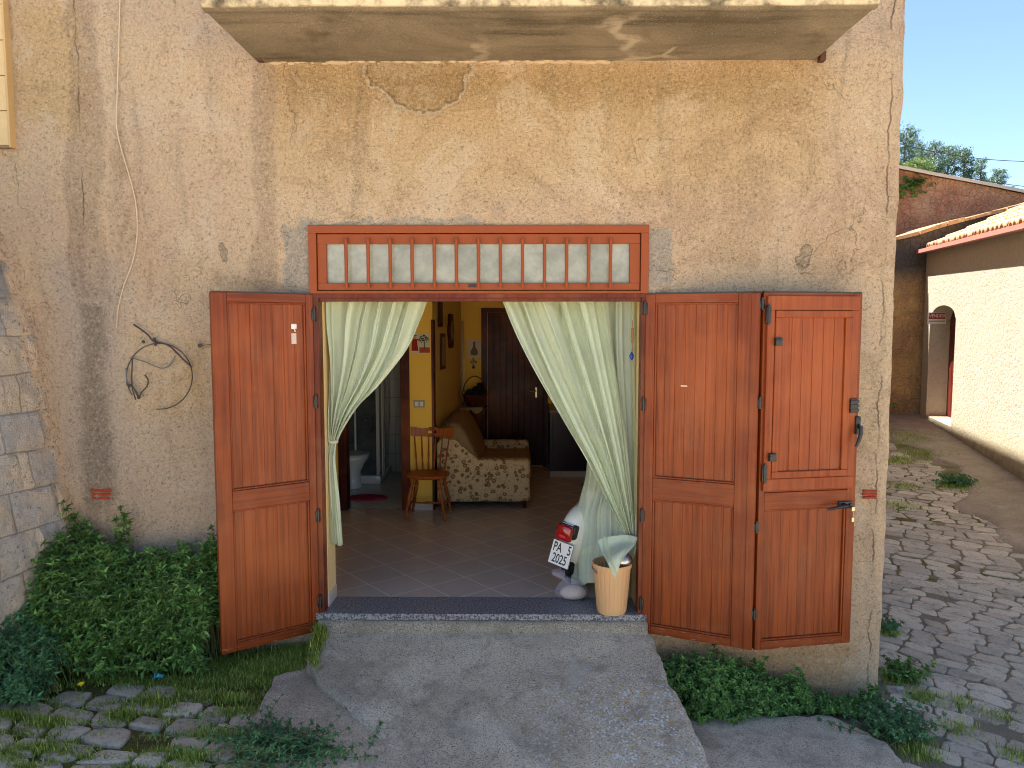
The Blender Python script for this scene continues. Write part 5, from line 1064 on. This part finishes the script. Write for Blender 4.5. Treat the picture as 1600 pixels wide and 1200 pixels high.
c = ghit(1400, 1150); sp = [(gp3(c.x + r.gauss(0, .09), c.y + r.gauss(0, .07)), gp3(c.x + r.gauss(0, .12), c.y + r.gauss(0, .1), r.uniform(.06, .17))) for _ in range(110)]
plant('weed_bush', 'low bluish weeds on the lane in front of the house corner', 'bush', sp, M_LEAF2, .036, .009, 9, parent_loc=gp3(c.x, c.y))
c = ghit(440, 1180); sp = [(gp3(c.x + r.gauss(0, .14), c.y + r.gauss(0, .09)), gp3(c.x + r.gauss(0, .2), c.y + r.gauss(0, .12), r.uniform(.05, .15))) for _ in range(150)]
plant('weed_bush', 'low fine leaved weeds on the cobbles in the foreground', 'bush', sp, M_LEAF2, .028, .006, 10, parent_loc=gp3(c.x, c.y))
for i, (px, py, s, nn, lb) in enumerate(((1418, 1060, .09, 60, 'small green tuft on the lane just past the house corner'), (1384, 985, .07, 40, 'green tuft against the right edge of the house'), (1405, 642, .45, 120, 'dark green weeds at the foot of the distant orange stone wall'), (1495, 758, .14, 90, 'round patch of weeds in the middle of the lane'), (1475, 700, .0, 0, ''), (185, 1095, .0, 0, ''))):
    if not nn: continue
    c = ghit(px, py); sp = [(gp3(c.x + r.gauss(0, s * .5), c.y + r.gauss(0, s * .5)), gp3(c.x + r.gauss(0, s), c.y + r.gauss(0, s * .7), r.uniform(.3, 1) * (s * .9 + .03))) for _ in range(nn)]
    plant('weed_tuft', lb, 'plant', sp, M_LEAF2 if i % 2 else M_LEAF, .03 + s * .1, .008 + s * .02, 20 + i, parent_loc=gp3(c.x, c.y))
# grass: too many blades to count
def grass(patches, name, label, mat, seed):
    r = random.Random(seed); vs = []; fs = []
    for (cx, cy, rx, ry, n, h, sp_) in patches:
        for _ in range(n):
            x = cx + r.gauss(0, rx * .5); y = cy + r.gauss(0, ry * .5)
            if y > -.01 and x < XR: continue
            zb_ = float(gz(x, y)) - .01
            if ramp_l(y) < x < ramp_r(y) and y < 0 : 
                if x > ramp_l(y) + .05 + .04 * r.random(): continue
                zb_ = float(ramp_z(x, y))
            a = r.uniform(0, 6.28); l = h * r.uniform(.45, 1.3); lean = r.uniform(.1, sp_); d = Vector((math.cos(a) * lean, math.sin(a) * lean, 1)).normalized(); s = Vector((-math.sin(a), math.cos(a), 0)) * r.uniform(.0014, .0034); b = Vector((x, y, zb_)); o = len(vs)
            m_ = b + d * l * .55; t = b + d * l + Vector((math.cos(a), math.sin(a), -.5)) * l * .3 * lean
            vs += [b - s, b + s, m_ + s * .8, m_ - s * .8, t]; fs += [(o, o + 1, o + 2, o + 3), (o + 3, o + 2, o + 4)]
    me = bpy.data.meshes.new(name); me.from_pydata([tuple(v) for v in vs], [], fs); me.materials.append(mat); o = bpy.data.objects.new(name, me); COL.objects.link(o); tag(o, label, 'grass', None, 'stuff'); return o
pt = []
def gpat(px, py, rx, ry, n, h=.05, s=.7): c = ghit(px, py); pt.append((c.x, c.y, rx, ry, int(n * 2.2), h, s))
gpat(440, 1040, .34, .2, 4200, .045); gpat(485, 1020, .18, .16, 2600, .075); gpat(425, 1045, .22, .10, 2200, .06); gpat(150, 1030, .7, .12, 3500, .035); gpat(330, 1040, .4, .1, 2000, .035); gpat(250, 1065, .5, .08, 1500, .03); gpat(485, 1015, .14, .12, 1500, .06); gpat(400, 1050, .3, .12, 1200, .04); gpat(300, 1000, .35, .10, 1500, .10); gpat(80, 1040, .45, .07, 1800, .045); gpat(200, 1030, .5, .07, 1500, .04); gpat(20, 1010, .35, .08, 900, .09)
gpat(325, 1065, .35, .06, 700, .04); gpat(330, 1090, .3, .05, 500, .05); gpat(440, 1090, .15, .06, 500, .035); gpat(75, 1130, .12, .05, 260, .05); gpat(190, 1120, .1, .05, 220, .06); gpat(240, 1100, .15, .05, 300, .07); gpat(70, 1075, .1, .05, 200, .06); gpat(395, 1115, .2, .06, 500, .04)
gpat(60, 1170, .2, .05, 200, .05); gpat(280, 1180, .2, .05, 250, .05); gpat(20, 1120, .12, .05, 180, .05); gpat(350, 1150, .25, .06, 400, .05); gpat(500, 1195, .25, .07, 500, .05); gpat(550, 1090, .05, .04, 80, .03)
for i in range(170):
    c = ghit(rnd.uniform(-20, 470), rnd.uniform(1040, 1230)); pt.append((c.x, c.y, .08, .03, 60, .03, .9))
for (px, py, s, n) in ((1430, 690, .5, 700), (1400, 720, .4, 500), (1420, 680, .6, 700), (1500, 760, .3, 700), (1410, 760, .25, 200), (1450, 710, .5, 400), (1400, 1060, .12, 300), (1390, 990, .08, 200), (1500, 1100, .15, 90), (1560, 1120, .12, 60), (1590, 1180, .12, 80), (1440, 1090, .12, 160), (1495, 1140, .15, 100), (1400, 790, .3, 160), (1435, 1175, .15, 200)): gpat(px, py, s, s * .8, n, .05 + s * .05)
grass(pt, 'grass', 'short grass growing between the cobbles and along the walls', M_GRASS, 3)
# two dandelions
for (px, py, lb) in ((403, 1011, 'yellow dandelion in front of the left door leaf'), (128, 1070, 'yellow dandelion among the cobbles at the left')):
    c = ghit(px, py + 16); top = at(px, py, c.y); fl_ = root('dandelion', (c.x, c.y, float(gz(c.x, c.y))), lb, 'flower'); h = top.z - float(gz(c.x, c.y))
    MB().tube([(0, 0, 0), (.005, 0, h * .5), (0, -.004, h)], .0018, 5).build('stalk', M_STEM, fl_, wp=False); b_ = MB()
    for k_ in range(34):
        a = k_ * 2.4; r0 = .003 + .013 * math.sqrt(k_ / 34); d = Vector((math.cos(a), math.sin(a) * .8 - .35, .5)); p = Vector((0, -.004, h)); q_ = p + d.normalized() * (r0 + .006); s = Vector((-math.sin(a), math.cos(a), 0)) * .003; b_.add([p - s, p + s, q_ + s, q_ - s], [(0, 1, 2, 3)])
    b_.lathe([(.001, -.003), (.009, 0), (.008, .004), (.001, .006)], (0, -.004, h), 10); b_.build('blossom', plain('dandelion_yellow', L(250, 204, 10), .6, .05), fl_, wp=False)
# litter
def litter(px, py, w_, d_, h_, lb, name, cat, mat, seed):
    c = ghit(px, py); r = np.random.default_rng(seed); n = 10; X, Y = np.meshgrid(np.linspace(-w_, w_, n), np.linspace(-d_, d_, n), indexing='ij'); Z = h_ * (.4 + fbm(X * 60, Y * 60, .7, 3, seed)) + .02
    o = MB().grid(np.stack([X + r.normal(0, w_ * .05, X.shape), Y, np.maximum(Z, .012)], -1)).build(name, mat, None, solid=.0012); o.location = (c.x, c.y, float(gz(c.x, c.y))); tag(o, lb, cat)
litter(248, 1064, .028, .018, .03, 'crumpled blue plastic scrap on the cobbles', 'plastic_scrap', 'litter', plain('blue_plastic', L(70, 164, 190), .4, .2, 60), 3)
litter(63, 1063, .018, .012, .02, 'small white paper scrap on the cobbles', 'paper_scrap', 'litter', plain('white_paper', L(220, 220, 226), .8, .05), 5)
def rock(px, py, s, lb, seed):
    c = ghit(px, py); bm = bmesh.new(); bmesh.ops.create_icosphere(bm, subdivisions=3, radius=1)
    for v in bm.verts:
        n_ = mnoise.noise(v.co * 1.3 + Vector((seed, 0, 0))); v.co *= 1 + .35 * n_; v.co = Vector((v.co.x * s[0], v.co.y * s[1], v.co.z * s[2]))
    bm.verts.index_update(); o = MB().add([v.co.copy() for v in bm.verts], [[v.index for v in f.verts] for f in bm.faces]).build('loose_stone', M_PS, None, auto=30); bm.free(); o.location = (c.x, c.y, float(gz(c.x, c.y)) + s[2] * .3); tag(o, lb, 'stone')
M_PS = stonemat('pale_stone', (168, 160, 148), (192, 184, 170))
rock(190, 1028, (.12, .06, .03), 'flat pale stone lying before the weed bush', 2); rock(70, 1008, (.10, .05, .035), 'grey stone half under the weeds at far left', 5); rock(1405, 1078, (.045, .03, .02), 'small whitish stone on the lane by the house corner', 7); rock(105, 1015, (.07, .04, .03), 'small grey stone beside the weed bush at far left', 9)

# ------------------------------------------------------------------ right-hand building
def creammat():
    m = M('cream_render', .9, .2); g = m.noise(14, 5, .6, .8); g2 = m.noise(60, 4, .7); x, y, z = m.sep()
    c = m.mix(m.noise(1.6, 4), L(176, 170, 154), L(192, 186, 172)); c = m.mix(m.ma('MULTIPLY', m.mr(g, .5, .36), .35), c, L(160, 146, 112)); c = m.mix(m.ma('MULTIPLY', m.mr(g2, .45, .32), .5), c, L(140, 124, 98))
    c = m.mix(m.ma('MULTIPLY', m.mr(m.ma('ADD', z, m.ma('MULTIPLY', m.noise(2, 4), .9)), 1.0, .2), .6), c, L(186, 170, 132))
    c = m.mix(m.ma('MULTIPLY', m.mr(m.ma('ADD', z, m.ma('MULTIPLY', m.noise(5, 4), .5)), .25, .0), .5), c, L(104, 92, 70))
    return m.done(c, .92, m.bump(m.ma('ADD', g, m.ma('MULTIPLY', g2, .4)), .7, .03))
NB = root('cream_house', tuple(wpt(LW / 2, 2, 0)), 'low cream rendered house across the lane with tiled roof', 'house')
M_CR = creammat(); _, ez = uz(1436, 405); 
u1, zt1 = uz(1447, 640); u2, _ = uz(1487, 640); ua, ub2 = min(u1, u2), max(u1, u2); _, dzt2 = uz(1462, 478); _, dz0 = uz(1480, 668)
dz0 = sgz((ua + ub2) / 2) + .14
us2 = sorted(set(list(np.linspace(-1, ua, 30)) + list(np.linspace(ua, ub2, 15)) + list(np.linspace(ub2, LW, 8)))); mb = MB(); RD = .42
def arch(u): t = (u - (ua + ub2) / 2) / ((ub2 - ua) / 2); return dzt2 - .28 + .28 * math.sqrt(max(0, 1 - t * t))
mw = lambda u, z: .02 * float(fbm(u, z, 1.5, 3, 3))
for a, b in zip(us2[:-1], us2[1:]):
    segs = [(-1.0, None, ez + .25, ez + .25)] if not (ua - 1e-6 <= a and b <= ub2 + 1e-6) else 'door'
    if segs == 'door':
        n_ = 6
        for k_ in range(n_):
            za = arch(a) + (ez + .25 - arch(a)) * k_ / n_; za2 = arch(a) + (ez + .25 - arch(a)) * (k_ + 1) / n_; zb1 = arch(b) + (ez + .25 - arch(b)) * k_ / n_; zb2 = arch(b) + (ez + .25 - arch(b)) * (k_ + 1) / n_
            mb.add([wpt(a, 0, za), wpt(b, 0, zb1), wpt(b, 0, zb2), wpt(a, 0, za2)], [(0, 1, 2, 3)])
        mb.add([wpt(a, 0, arch(a)), wpt(b, 0, arch(b)), wpt(b, RD, arch(b)), wpt(a, RD, arch(a))], [(0, 1, 2, 3)])
        mb.add([wpt(a, 0, -1), wpt(b, 0, -1), wpt(b, 0, dz0), wpt(a, 0, dz0)], [(0, 1, 2, 3)])
    else:
        for k_ in range(12):
            za = -1 + (ez + 1.25) * k_ / 12; zb1 = -1 + (ez + 1.25) * (k_ + 1) / 12; mb.add([wpt(a, 0, za), wpt(b, 0, za), wpt(b, 0, zb1), wpt(a, 0, zb1)], [(0, 1, 2, 3)])
for u in (ua, ub2): mb.add([wpt(u, 0, dz0), wpt(u, RD, dz0), wpt(u, RD, arch(u)), wpt(u, 0, arch(u))], [(0, 1, 2, 3)])
mb.add([wpt(-1, 0, -1), wpt(-1, 6, -1), wpt(-1, 6, ez + 1.4), wpt(-1, 0, ez + .25)], [(0, 1, 2, 3)]); mb.add([wpt(LW, 0.001, -1), wpt(LW, 6, -1), wpt(LW, 6, ez + 1.4), wpt(LW, .001, ez + .25)], [(0, 1, 2, 3)]); mb.add([wpt(-1, 6, -1), wpt(LW, 6, -1), wpt(LW, 6, ez + 1.4), wpt(-1, 6, ez + 1.4)], [(0, 1, 2, 3)])
mb.build('rendered_wall', M_CR, NB)
MB().add([wpt(ua, 0, dz0), wpt(ub2, 0, dz0), wpt(ub2, RD, dz0), wpt(ua, RD, dz0)], [(0, 1, 2, 3)]).build('door_sill', M_SLAB, NB)
dp = MB(); n_ = 6
for k_ in range(n_):
    a = ua + (ub2 - ua) * k_ / n_; b = ua + (ub2 - ua) * (k_ + 1) / n_ - .012; dp.add([wpt(a, RD - .04, dz0 + .01), wpt(b, RD - .04, dz0 + .01), wpt(b, RD - .04, dzt2), wpt(a, RD - .04, dzt2), wpt(a, RD - .01, dz0 + .01), wpt(b, RD - .01, dz0 + .01), wpt(b, RD - .01, dzt2), wpt(a, RD - .01, dzt2)], [(0, 1, 2, 3), (0, 4, 7, 3), (1, 5, 6, 2)])
dp.add([wpt(ua, RD - .005, dz0), wpt(ub2, RD - .005, dz0), wpt(ub2, RD - .005, dzt2), wpt(ua, RD - .005, dzt2)], [(0, 1, 2, 3)]); dp.build('entrance_door', wood('red_brown_door', (112, 40, 30), (78, 24, 20), .5, 1, .1), NB)
# sign VENDESI hung in the doorway, facing the camera side
sg = hitp(1464, 497, wpt(ub2 - .18, 0, 0), UD); 
SG = root('sale_sign', tuple(sg), 'small red and white sign reading VENDESI in the arched doorway', 'sign')
sgr = Matrix.Rotation(math.atan2(UD.y, UD.x) - R(90), 4, 'Z') @ Matrix.Rotation(R(90), 4, 'X'); sW, sH = .17, .12
MB().box(-sW, sW, -sH, sH, -.004, 0, .001, mat=sgr).build('board', M_WHITE, SG, wp=False); MB().box(-sW + .015, sW - .015, -sH * .15, sH - .015, .0005, .0015, mat=sgr).build('red_panel', plain('sign_red', L(150, 30, 34), .5), SG, wp=False)
text_mb('VENDESI', .098, sgr @ Matrix.Translation((0, .045, .0025)), .78, .0006, .001).build('lettering', M_WHITE, SG, wp=False); MB().box(-sW + .02, sW - .02, -sH * .62, -sH * .45, .0005, .0015, mat=sgr).build('grey_line', plain('sign_grey', L(150, 130, 120), .5), SG, wp=False)
MB().tube([sgr @ Vector((0, sH, 0)), sgr @ Vector((0, sH + .22, 0))], .002, 5).build('string', M_BLK, SG, wp=False)
# roof of coppi tiles, gutter
rt = MB(); sl = .44; tw = .205; OV = .10
def tm_(): 
    m = M('clay_tiles', .85, .25); c = m.mix(m.noise(4, 2), L(150, 112, 82), L(196, 164, 122)); c = m.mix(m.mr(m.noise(18, 5, .7), .5, .7), c, L(208, 192, 160)); c = m.mix(m.ma('MULTIPLY', m.mr(m.noise(9, 5, .7, 0, m.vm('ADD', m.pos, (3, 3, 3))), .55, .7), .6), c, L(92, 78, 62)); return m.done(c, .88, m.bump(m.noise(40, 4), .6, .01))
M_TL = tm_(); rz0 = ez + .16
n_t = int((LW + .6) / tw)
for i in range(n_t):
    u = -.9 + i * tw + rnd.uniform(-.012, .012)
    if u > LW + .02: break
    for k_ in range(8):
        d0 = -OV - .04 + k_ * .36 + rnd.uniform(-.03, .03); d1 = d0 + .42; zb1 = rz0 + (d0 + OV) * sl + .03 + rnd.uniform(0, .012); zb2 = rz0 + (d1 + OV) * sl + .015; n = 8; vs = []
        for (d, zc, rr) in ((d0, zb1, .085), (d1, zb2, .07), (d1, zb2 - .014, .055), (d0, zb1 - .014, .070)):
            for q_ in range(n + 1):
                a = math.pi * q_ / n; vs.append(wpt(u + rr * math.cos(a), d, zc + rr * math.sin(a) * .85))
        fs = []
        for l in range(3):
            for q_ in range(n): fs.append((l * (n + 1) + q_, l * (n + 1) + q_ + 1, (l + 1) * (n + 1) + q_ + 1, (l + 1) * (n + 1) + q_))
        for q_ in range(n): fs.append((q_, q_ + 1, 3 * (n + 1) + q_ + 1, 3 * (n + 1) + q_))
        rt.add(vs, fs)
roof = rt.build('tiled_roof', M_TL, NB, auto=40)
MB().add([wpt(-1, -OV, rz0), wpt(LW + .05, -OV, rz0), wpt(LW + .05, 6.2, rz0 + 6.5 * sl), wpt(-1, 6.2, rz0 + 6.5 * sl), wpt(-1, -OV, rz0 - .05), wpt(LW + .05, -OV, rz0 - .05), wpt(LW + .05, 6.2, rz0 + 6.5 * sl - .05), wpt(-1, 6.2, rz0 + 6.5 * sl - .05)], [(0, 1, 2, 3), (4, 5, 6, 7), (0, 1, 5, 4), (1, 2, 6, 5), (2, 3, 7, 6), (3, 0, 4, 7)]).build('roof_bed', M_TL, NB)
MB().add([wpt(u, d, z) for u in (-1, LW + .06) for (d, z) in ((-OV - .09, rz0 - .01), (-OV - .09, rz0 - .085), (-OV - .02, rz0 - .10), (-OV - .0, rz0 - .05), (-OV - .0, rz0 + .0))], [(0, 1, 6, 5), (1, 2, 7, 6), (2, 3, 8, 7), (3, 4, 9, 8), (5, 6, 7, 8, 9), (0, 1, 2, 3, 4)]).build('gutter', plain('salmon_gutter', L(196, 128, 118), .6, .1, 4), NB)

# ------------------------------------------------------------------ stone buildings closing the lane
def rubble(name, cs, k=1.0, sc=5.0):
    m = M(name, .92, .2); W = m.warp(3, .34); d = m.ma('ADD', m.voro(sc, W, 'DISTANCE_TO_EDGE'), m.ma('MULTIPLY', m.ma('SUBTRACT', m.noise(14, 5, .7), .5), .12)); cc = m.voro(sc, W, out=1); g = m.noise(30, 5, .7)
    v = m.n('SeparateColor', {0: cc}).outputs[0]; c = m.mix(v, L(*cs[0]), L(*cs[1])); c = m.mix(m.mr(m.noise(1.2, 4), .45, .65), c, L(*cs[2])); c = m.mix(m.ma('MULTIPLY', m.mr(d, .06, .0), .2), c, L(*cs[3])); c = m.mix(m.mr(g, .56, .72), c, L(212, 186, 150)); c = m.mix(m.ma('MULTIPLY', m.mr(g, .45, .3), .8), c, L(64, 46, 36))
    return m.done(c, .92, m.bump(m.ma('ADD', m.ma('MULTIPLY', m.mr(d, 0, .12), .5), g), 1, .04))
yS = B.y + .12
def wallmesh(xs, zt, y, th, mat, name, parent, cap=None):
    mb = MB(); X = np.array(xs); nz = 30; P = np.array([[(x, y + .05 * float(fbm(x, k_ * .2, 2, 3, 4)), -1.2 + (zt(x) + 1.2) * k_ / nz) for k_ in range(nz + 1)] for x in X]); mb.grid(P)
    top = P[:, -1].copy(); t2 = top.copy(); t2[:, 1] = y + th; t3 = t2.copy(); t3[:, 2] = -1.2; mb.grid(np.stack([top, t2, t3])); 
    for e_ in (P[0], P[-1]):
        f_ = e_.copy(); f_[:, 1] = y + th; mb.grid(np.stack([e_, f_]))
    return mb.build(name, mat, parent, smooth=True)
pa = at(1395, 375, yS); pb = at(1600, 322, yS); z1 = lambda x: pa.z + (pb.z - pa.z) * (x - pa.x) / (pb.x - pa.x) + .05 * float(vn(x, 0, 2.5))
GW = root('ochre_stone_house', (pa.x + .8, yS, 0), 'weathered ochre and grey stone gable at the end of the lane', 'stone house')
om = rubble('ochre_rubble', ((190, 148, 98), (164, 132, 98), (206, 166, 112), (140, 110, 78)), 1, 6.5)
nt_ = om.node_tree; 
def darktop(mat, z0, z1_):
    t = mat.node_tree; b = t.nodes['Principled BSDF']; src = b.inputs['Base Color'].links[0].from_socket; g = t.nodes.new('ShaderNodeNewGeometry'); s = t.nodes.new('ShaderNodeSeparateXYZ'); t.links.new(g.outputs[0], s.inputs[0]); mr = t.nodes.new('ShaderNodeMapRange'); n_ = t.nodes.new('ShaderNodeTexNoise'); n_.inputs['Scale'].default_value = 2.5; n_.inputs['Detail'].default_value = 5
    ad = t.nodes.new('ShaderNodeMath'); ad.operation = 'MULTIPLY_ADD'; t.links.new(n_.outputs[0], ad.inputs[0]); ad.inputs[1].default_value = 1.4; t.links.new(s.outputs[2], ad.inputs[2]); t.links.new(ad.outputs[0], mr.inputs[0]); mr.inputs[1].default_value = z0 + .7; mr.inputs[2].default_value = z1_ + .7
    mx = t.nodes.new('ShaderNodeMix'); mx.data_type = 'RGBA'; t.links.new(mr.outputs[0], mx.inputs[0]); t.links.new(src, mx.inputs[6]); mx.inputs[7].default_value = L(92, 86, 80); t.links.new(mx.outputs[2], b.inputs['Base Color'])
darktop(om, 2.6, 3.1)
wallmesh(np.linspace(5.9, pb.x + 3, 90), z1, yS, 1.0, om, 'gable_wall', GW)
b_ = MB()
x = 6.0
while x < pb.x + 2.8:
    l = rnd.uniform(.22, .5); z = z1(x); z2 = z1(x + l); s_ = (z2 - z); y0 = yS - .14 + rnd.uniform(-.03, .03); h = rnd.uniform(.05, .09)
    b_.add([(x, y0, z - .01), (x + l, y0, z2 - .01), (x + l, y0 + 1.2, z2 - .01), (x, y0 + 1.2, z - .01), (x, y0, z + h), (x + l, y0, z2 + h), (x + l, y0 + 1.2, z2 + h), (x, y0 + 1.2, z + h)], [(0, 1, 5, 4), (1, 2, 6, 5), (2, 3, 7, 6), (3, 0, 4, 7), (4, 5, 6, 7), (0, 3, 2, 1)]); x += l + .015
b_.build('verge_coping', M_TL, GW)
# stones on the tiled roof
for (px, py, s_, lb) in ((1557, 362, (.30, .2, .10), 'large pale stone holding down roof tiles of the cream house'), (1482, 378, (.16, .12, .07), 'small pinkish stone near the corner of the tiled roof'), (1505, 368, (.26, .16, .07), 'flat buff stone on the tiled roof beside the gable')):
    h = hitp(px, py, wpt(0, .45, rz0 + .55 * sl + .02), (ND * -sl + Vector((0, 0, 1))).normalized()); o = None
    bm = bmesh.new(); bmesh.ops.create_icosphere(bm, subdivisions=3, radius=1)
    for v in bm.verts: v.co *= 1 + .3 * mnoise.noise(v.co * 1.4 + Vector((px, 0, 0))); v.co = Vector((v.co.x * s_[0], v.co.y * s_[1], v.co.z * s_[2]))
    bm.verts.index_update(); o = MB().add([v.co.copy() for v in bm.verts], [[v.index for v in f.verts] for f in bm.faces]).build('roof_stone', M_PS, None, auto=30); bm.free(); o.location = h; tag(o, lb, 'stone')
yR = 14.2; ra = at(1400, 264, yR); rb = at(1600, 303, yR); z2f = lambda x: ra.z + (rb.z - ra.z) * (x - ra.x) / (rb.x - ra.x) + .04 * float(vn(x, 3, 1.5))
RW = root('red_stone_building', (ra.x + 2, yR, 0), 'tall reddish rubble stone wall rising behind the tiled roof', 'stone building'); wallmesh(np.linspace(7, rb.x + 6, 90), z2f, yR, 1.0, rubble('red_rubble', ((186, 134, 104), (150, 112, 92), (190, 152, 124), (110, 84, 70)), 1, 6.0), 'rubble_wall', RW)
xs3 = np.linspace(7, rb.x + 6, 40); MB().grid(np.array([[(x, yR - .12, z2f(x) - .01), (x, yR - .12, z2f(x) + .07), (x, yR + 1.1, z2f(x) + .07)] for x in xs3])).build('coping', plain('pale_coping', L(196, 188, 176), .8, .2, 5), RW)
t = at(1427, 280, yR - .05); sp = [(Vector((t.x, yR, t.z - .2)), Vector((t.x + r.gauss(0, .2), yR - r.uniform(.02, .12), t.z - .1 + r.gauss(0, .14)))) for _ in range(34)]
plant('wall_shrub', 'dark shrub growing out of the red stone wall', 'shrub', sp, M_LEAF, .09, .025, 31, whorls=3)

# ------------------------------------------------------------------ hill, pines, wires
def hz(x, y): return 2 + 34 * np.clip((y - 60) / 150, 0, 1) ** 1.1 - .10 * np.clip(x - 100, 0, 200) * np.clip((y - 80) / 100, 0, 1)
HX = np.linspace(-60, 260, 60); HY = np.linspace(22, 330, 50); X, Y = np.meshgrid(HX, HY, indexing='ij')
def hillz(x, y):
    b = at(1500, 330, 0); 
    # follows a crest seen just above the red wall
    d = (y + 5); cx_ = .26 + (x - .26) / d * 1170 + 812 if False else None
    return None
def crest(x, y):
    px = 812 + (x - .26) * F / (y + 5.0); el = np.interp(px, [1200, 1400, 1500, 1600, 1750], [292, 276, 298, 322, 350]); return 1.97 + (507 - el) / F * (y + 5.0)
Hc = crest(X, Y); sY = np.clip((Y - 22) / 168, 0, 1); Z = -.5 + (Hc + .5) * sY ** 1.6 - np.clip(Y - 195, 0, 200) * .35
struct(MB().grid(np.stack([X, Y, Z + 1.2 * fbm(X, Y, .06, 3, 3)], -1)).build('hill', plain('hillside', L(92, 100, 62), .95, .35, .08, .1), smooth=True))
M_PINE = leafmat('hazed_pine_needles', (58, 84, 76), (92, 116, 104), .25); M_PINE2 = leafmat('light_foliage', (84, 106, 62), (118, 136, 84), .3); M_BARK = plain('pine_bark', L(96, 78, 64), .9, .3, 3)  # blue haze of distance is mixed into the needle colour
def pine(px, pyt, pyb, wpx, Y, seed, lb, mat, light=False):
    r = random.Random(seed); b = at(px, pyb, Y); t = at(px, pyt, Y); H = t.z - b.z; Wd = wpx / F * (Y + 5) / 2
    rt_ = root('pine_tree' if not light else 'broadleaf_tree', tuple(b), lb, 'tree', 'trees on the hill crest'); tk = MB(); tk.tube([b + Vector((0, 0, -2)), b + Vector((.2 * r.uniform(-1, 1), 0, H * .5)), b + Vector((.3 * r.uniform(-1, 1), 0, H * .93))], [H * .028, H * .018, H * .006], 7)
    fs = []; vs = []; nl = 34
    for i in range(nl):
        f = .22 + .76 * i / nl + r.uniform(-.02, .02); a = r.uniform(0, 6.28); R_ = Wd * (math.sin(math.pi * min(1, (1.02 - f) * 1.15 + .08)) ** .6) * r.uniform(.5, 1.1)
        c = b + Vector((math.cos(a) * R_ * .75, math.sin(a) * R_ * .75, H * f)); tk.tube([b + Vector((0, 0, H * (f - .08))), c], [H * .008, H * .003], 4, cap=False)
        cr_ = Wd * r.uniform(.26, .46)
        for _ in range(120):
            d = Vector((r.gauss(0, .5), r.gauss(0, .5), r.gauss(0, .36))) * cr_; p = c + d; s_ = Wd * r.uniform(.035, .085); n1_ = Vector((r.uniform(-1, 1), r.uniform(-1, 1), r.uniform(-.6, 1))).normalized(); e1 = n1_.orthogonal().normalized() * s_; e2 = n1_.cross(e1).normalized() * s_ * r.uniform(.3, .7); o = len(vs)
            vs += [tuple(p - e1), tuple(p - e2), tuple(p + e1), tuple(p + e2)]; fs.append((o, o + 1, o + 2, o + 3))
    tk.build('trunk', M_BARK, rt_, auto=60); off = ORG[rt_.name]; me = bpy.data.meshes.new('crown'); me.from_pydata([(v[0] - off.x, v[1] - off.y, v[2] - off.z) for v in vs], [], fs); me.materials.append(mat); o = bpy.data.objects.new('crown', me); COL.objects.link(o); o.parent = rt_
for a in ((1412, 200, 290, 46, 190, 1, 'tall dark pine rising next to the house edge', M_PINE), (1437, 222, 292, 34, 196, 2, 'pine right of the tallest dark pine', M_PINE), (1458, 222, 296, 36, 188, 3, 'pine in the thick of the hill trees, left half', M_PINE), (1480, 229, 300, 38, 194, 4, 'broad pine at the middle of the hill crest', M_PINE), (1504, 231, 304, 38, 190, 5, 'broad dark pine right of the middle of the crest', M_PINE), (1530, 247, 306, 24, 186, 6, 'slim pine right of the broad dark pines', M_PINE), (1558, 264, 312, 28, 188, 7, 'lone umbrella shaped pine at the right of the crest', M_PINE), (1578, 291, 318, 14, 186, 8, 'tiny pine at the right end of the crest', M_PINE), (1543, 276, 310, 18, 192, 10, 'small pine between the slim pine and the lone pine', M_PINE)): pine(*a)
pine(1432, 252, 290, 50, 150, 9, 'light green round tree at the foot of the dark pines', M_PINE2, True)
for (a, b, lb) in (((1360, 213), (1660, 253), 'upper overhead wire crossing the sky'), ((1360, 232), (1660, 297), 'lower overhead wire crossing the trees')):
    p = at(a[0], a[1], 45); q = at(b[0], b[1], 45); o = MB().tube([p.lerp(q, t) + Vector((0, 0, -.5 * math.sin(t * math.pi))) for t in np.linspace(0, 1, 20)], .022, 5).build('overhead_wire', M_BLK, None, smooth=True); tag(o, lb, 'wire')
# bed of the hidden house interior is lit only by the open doors
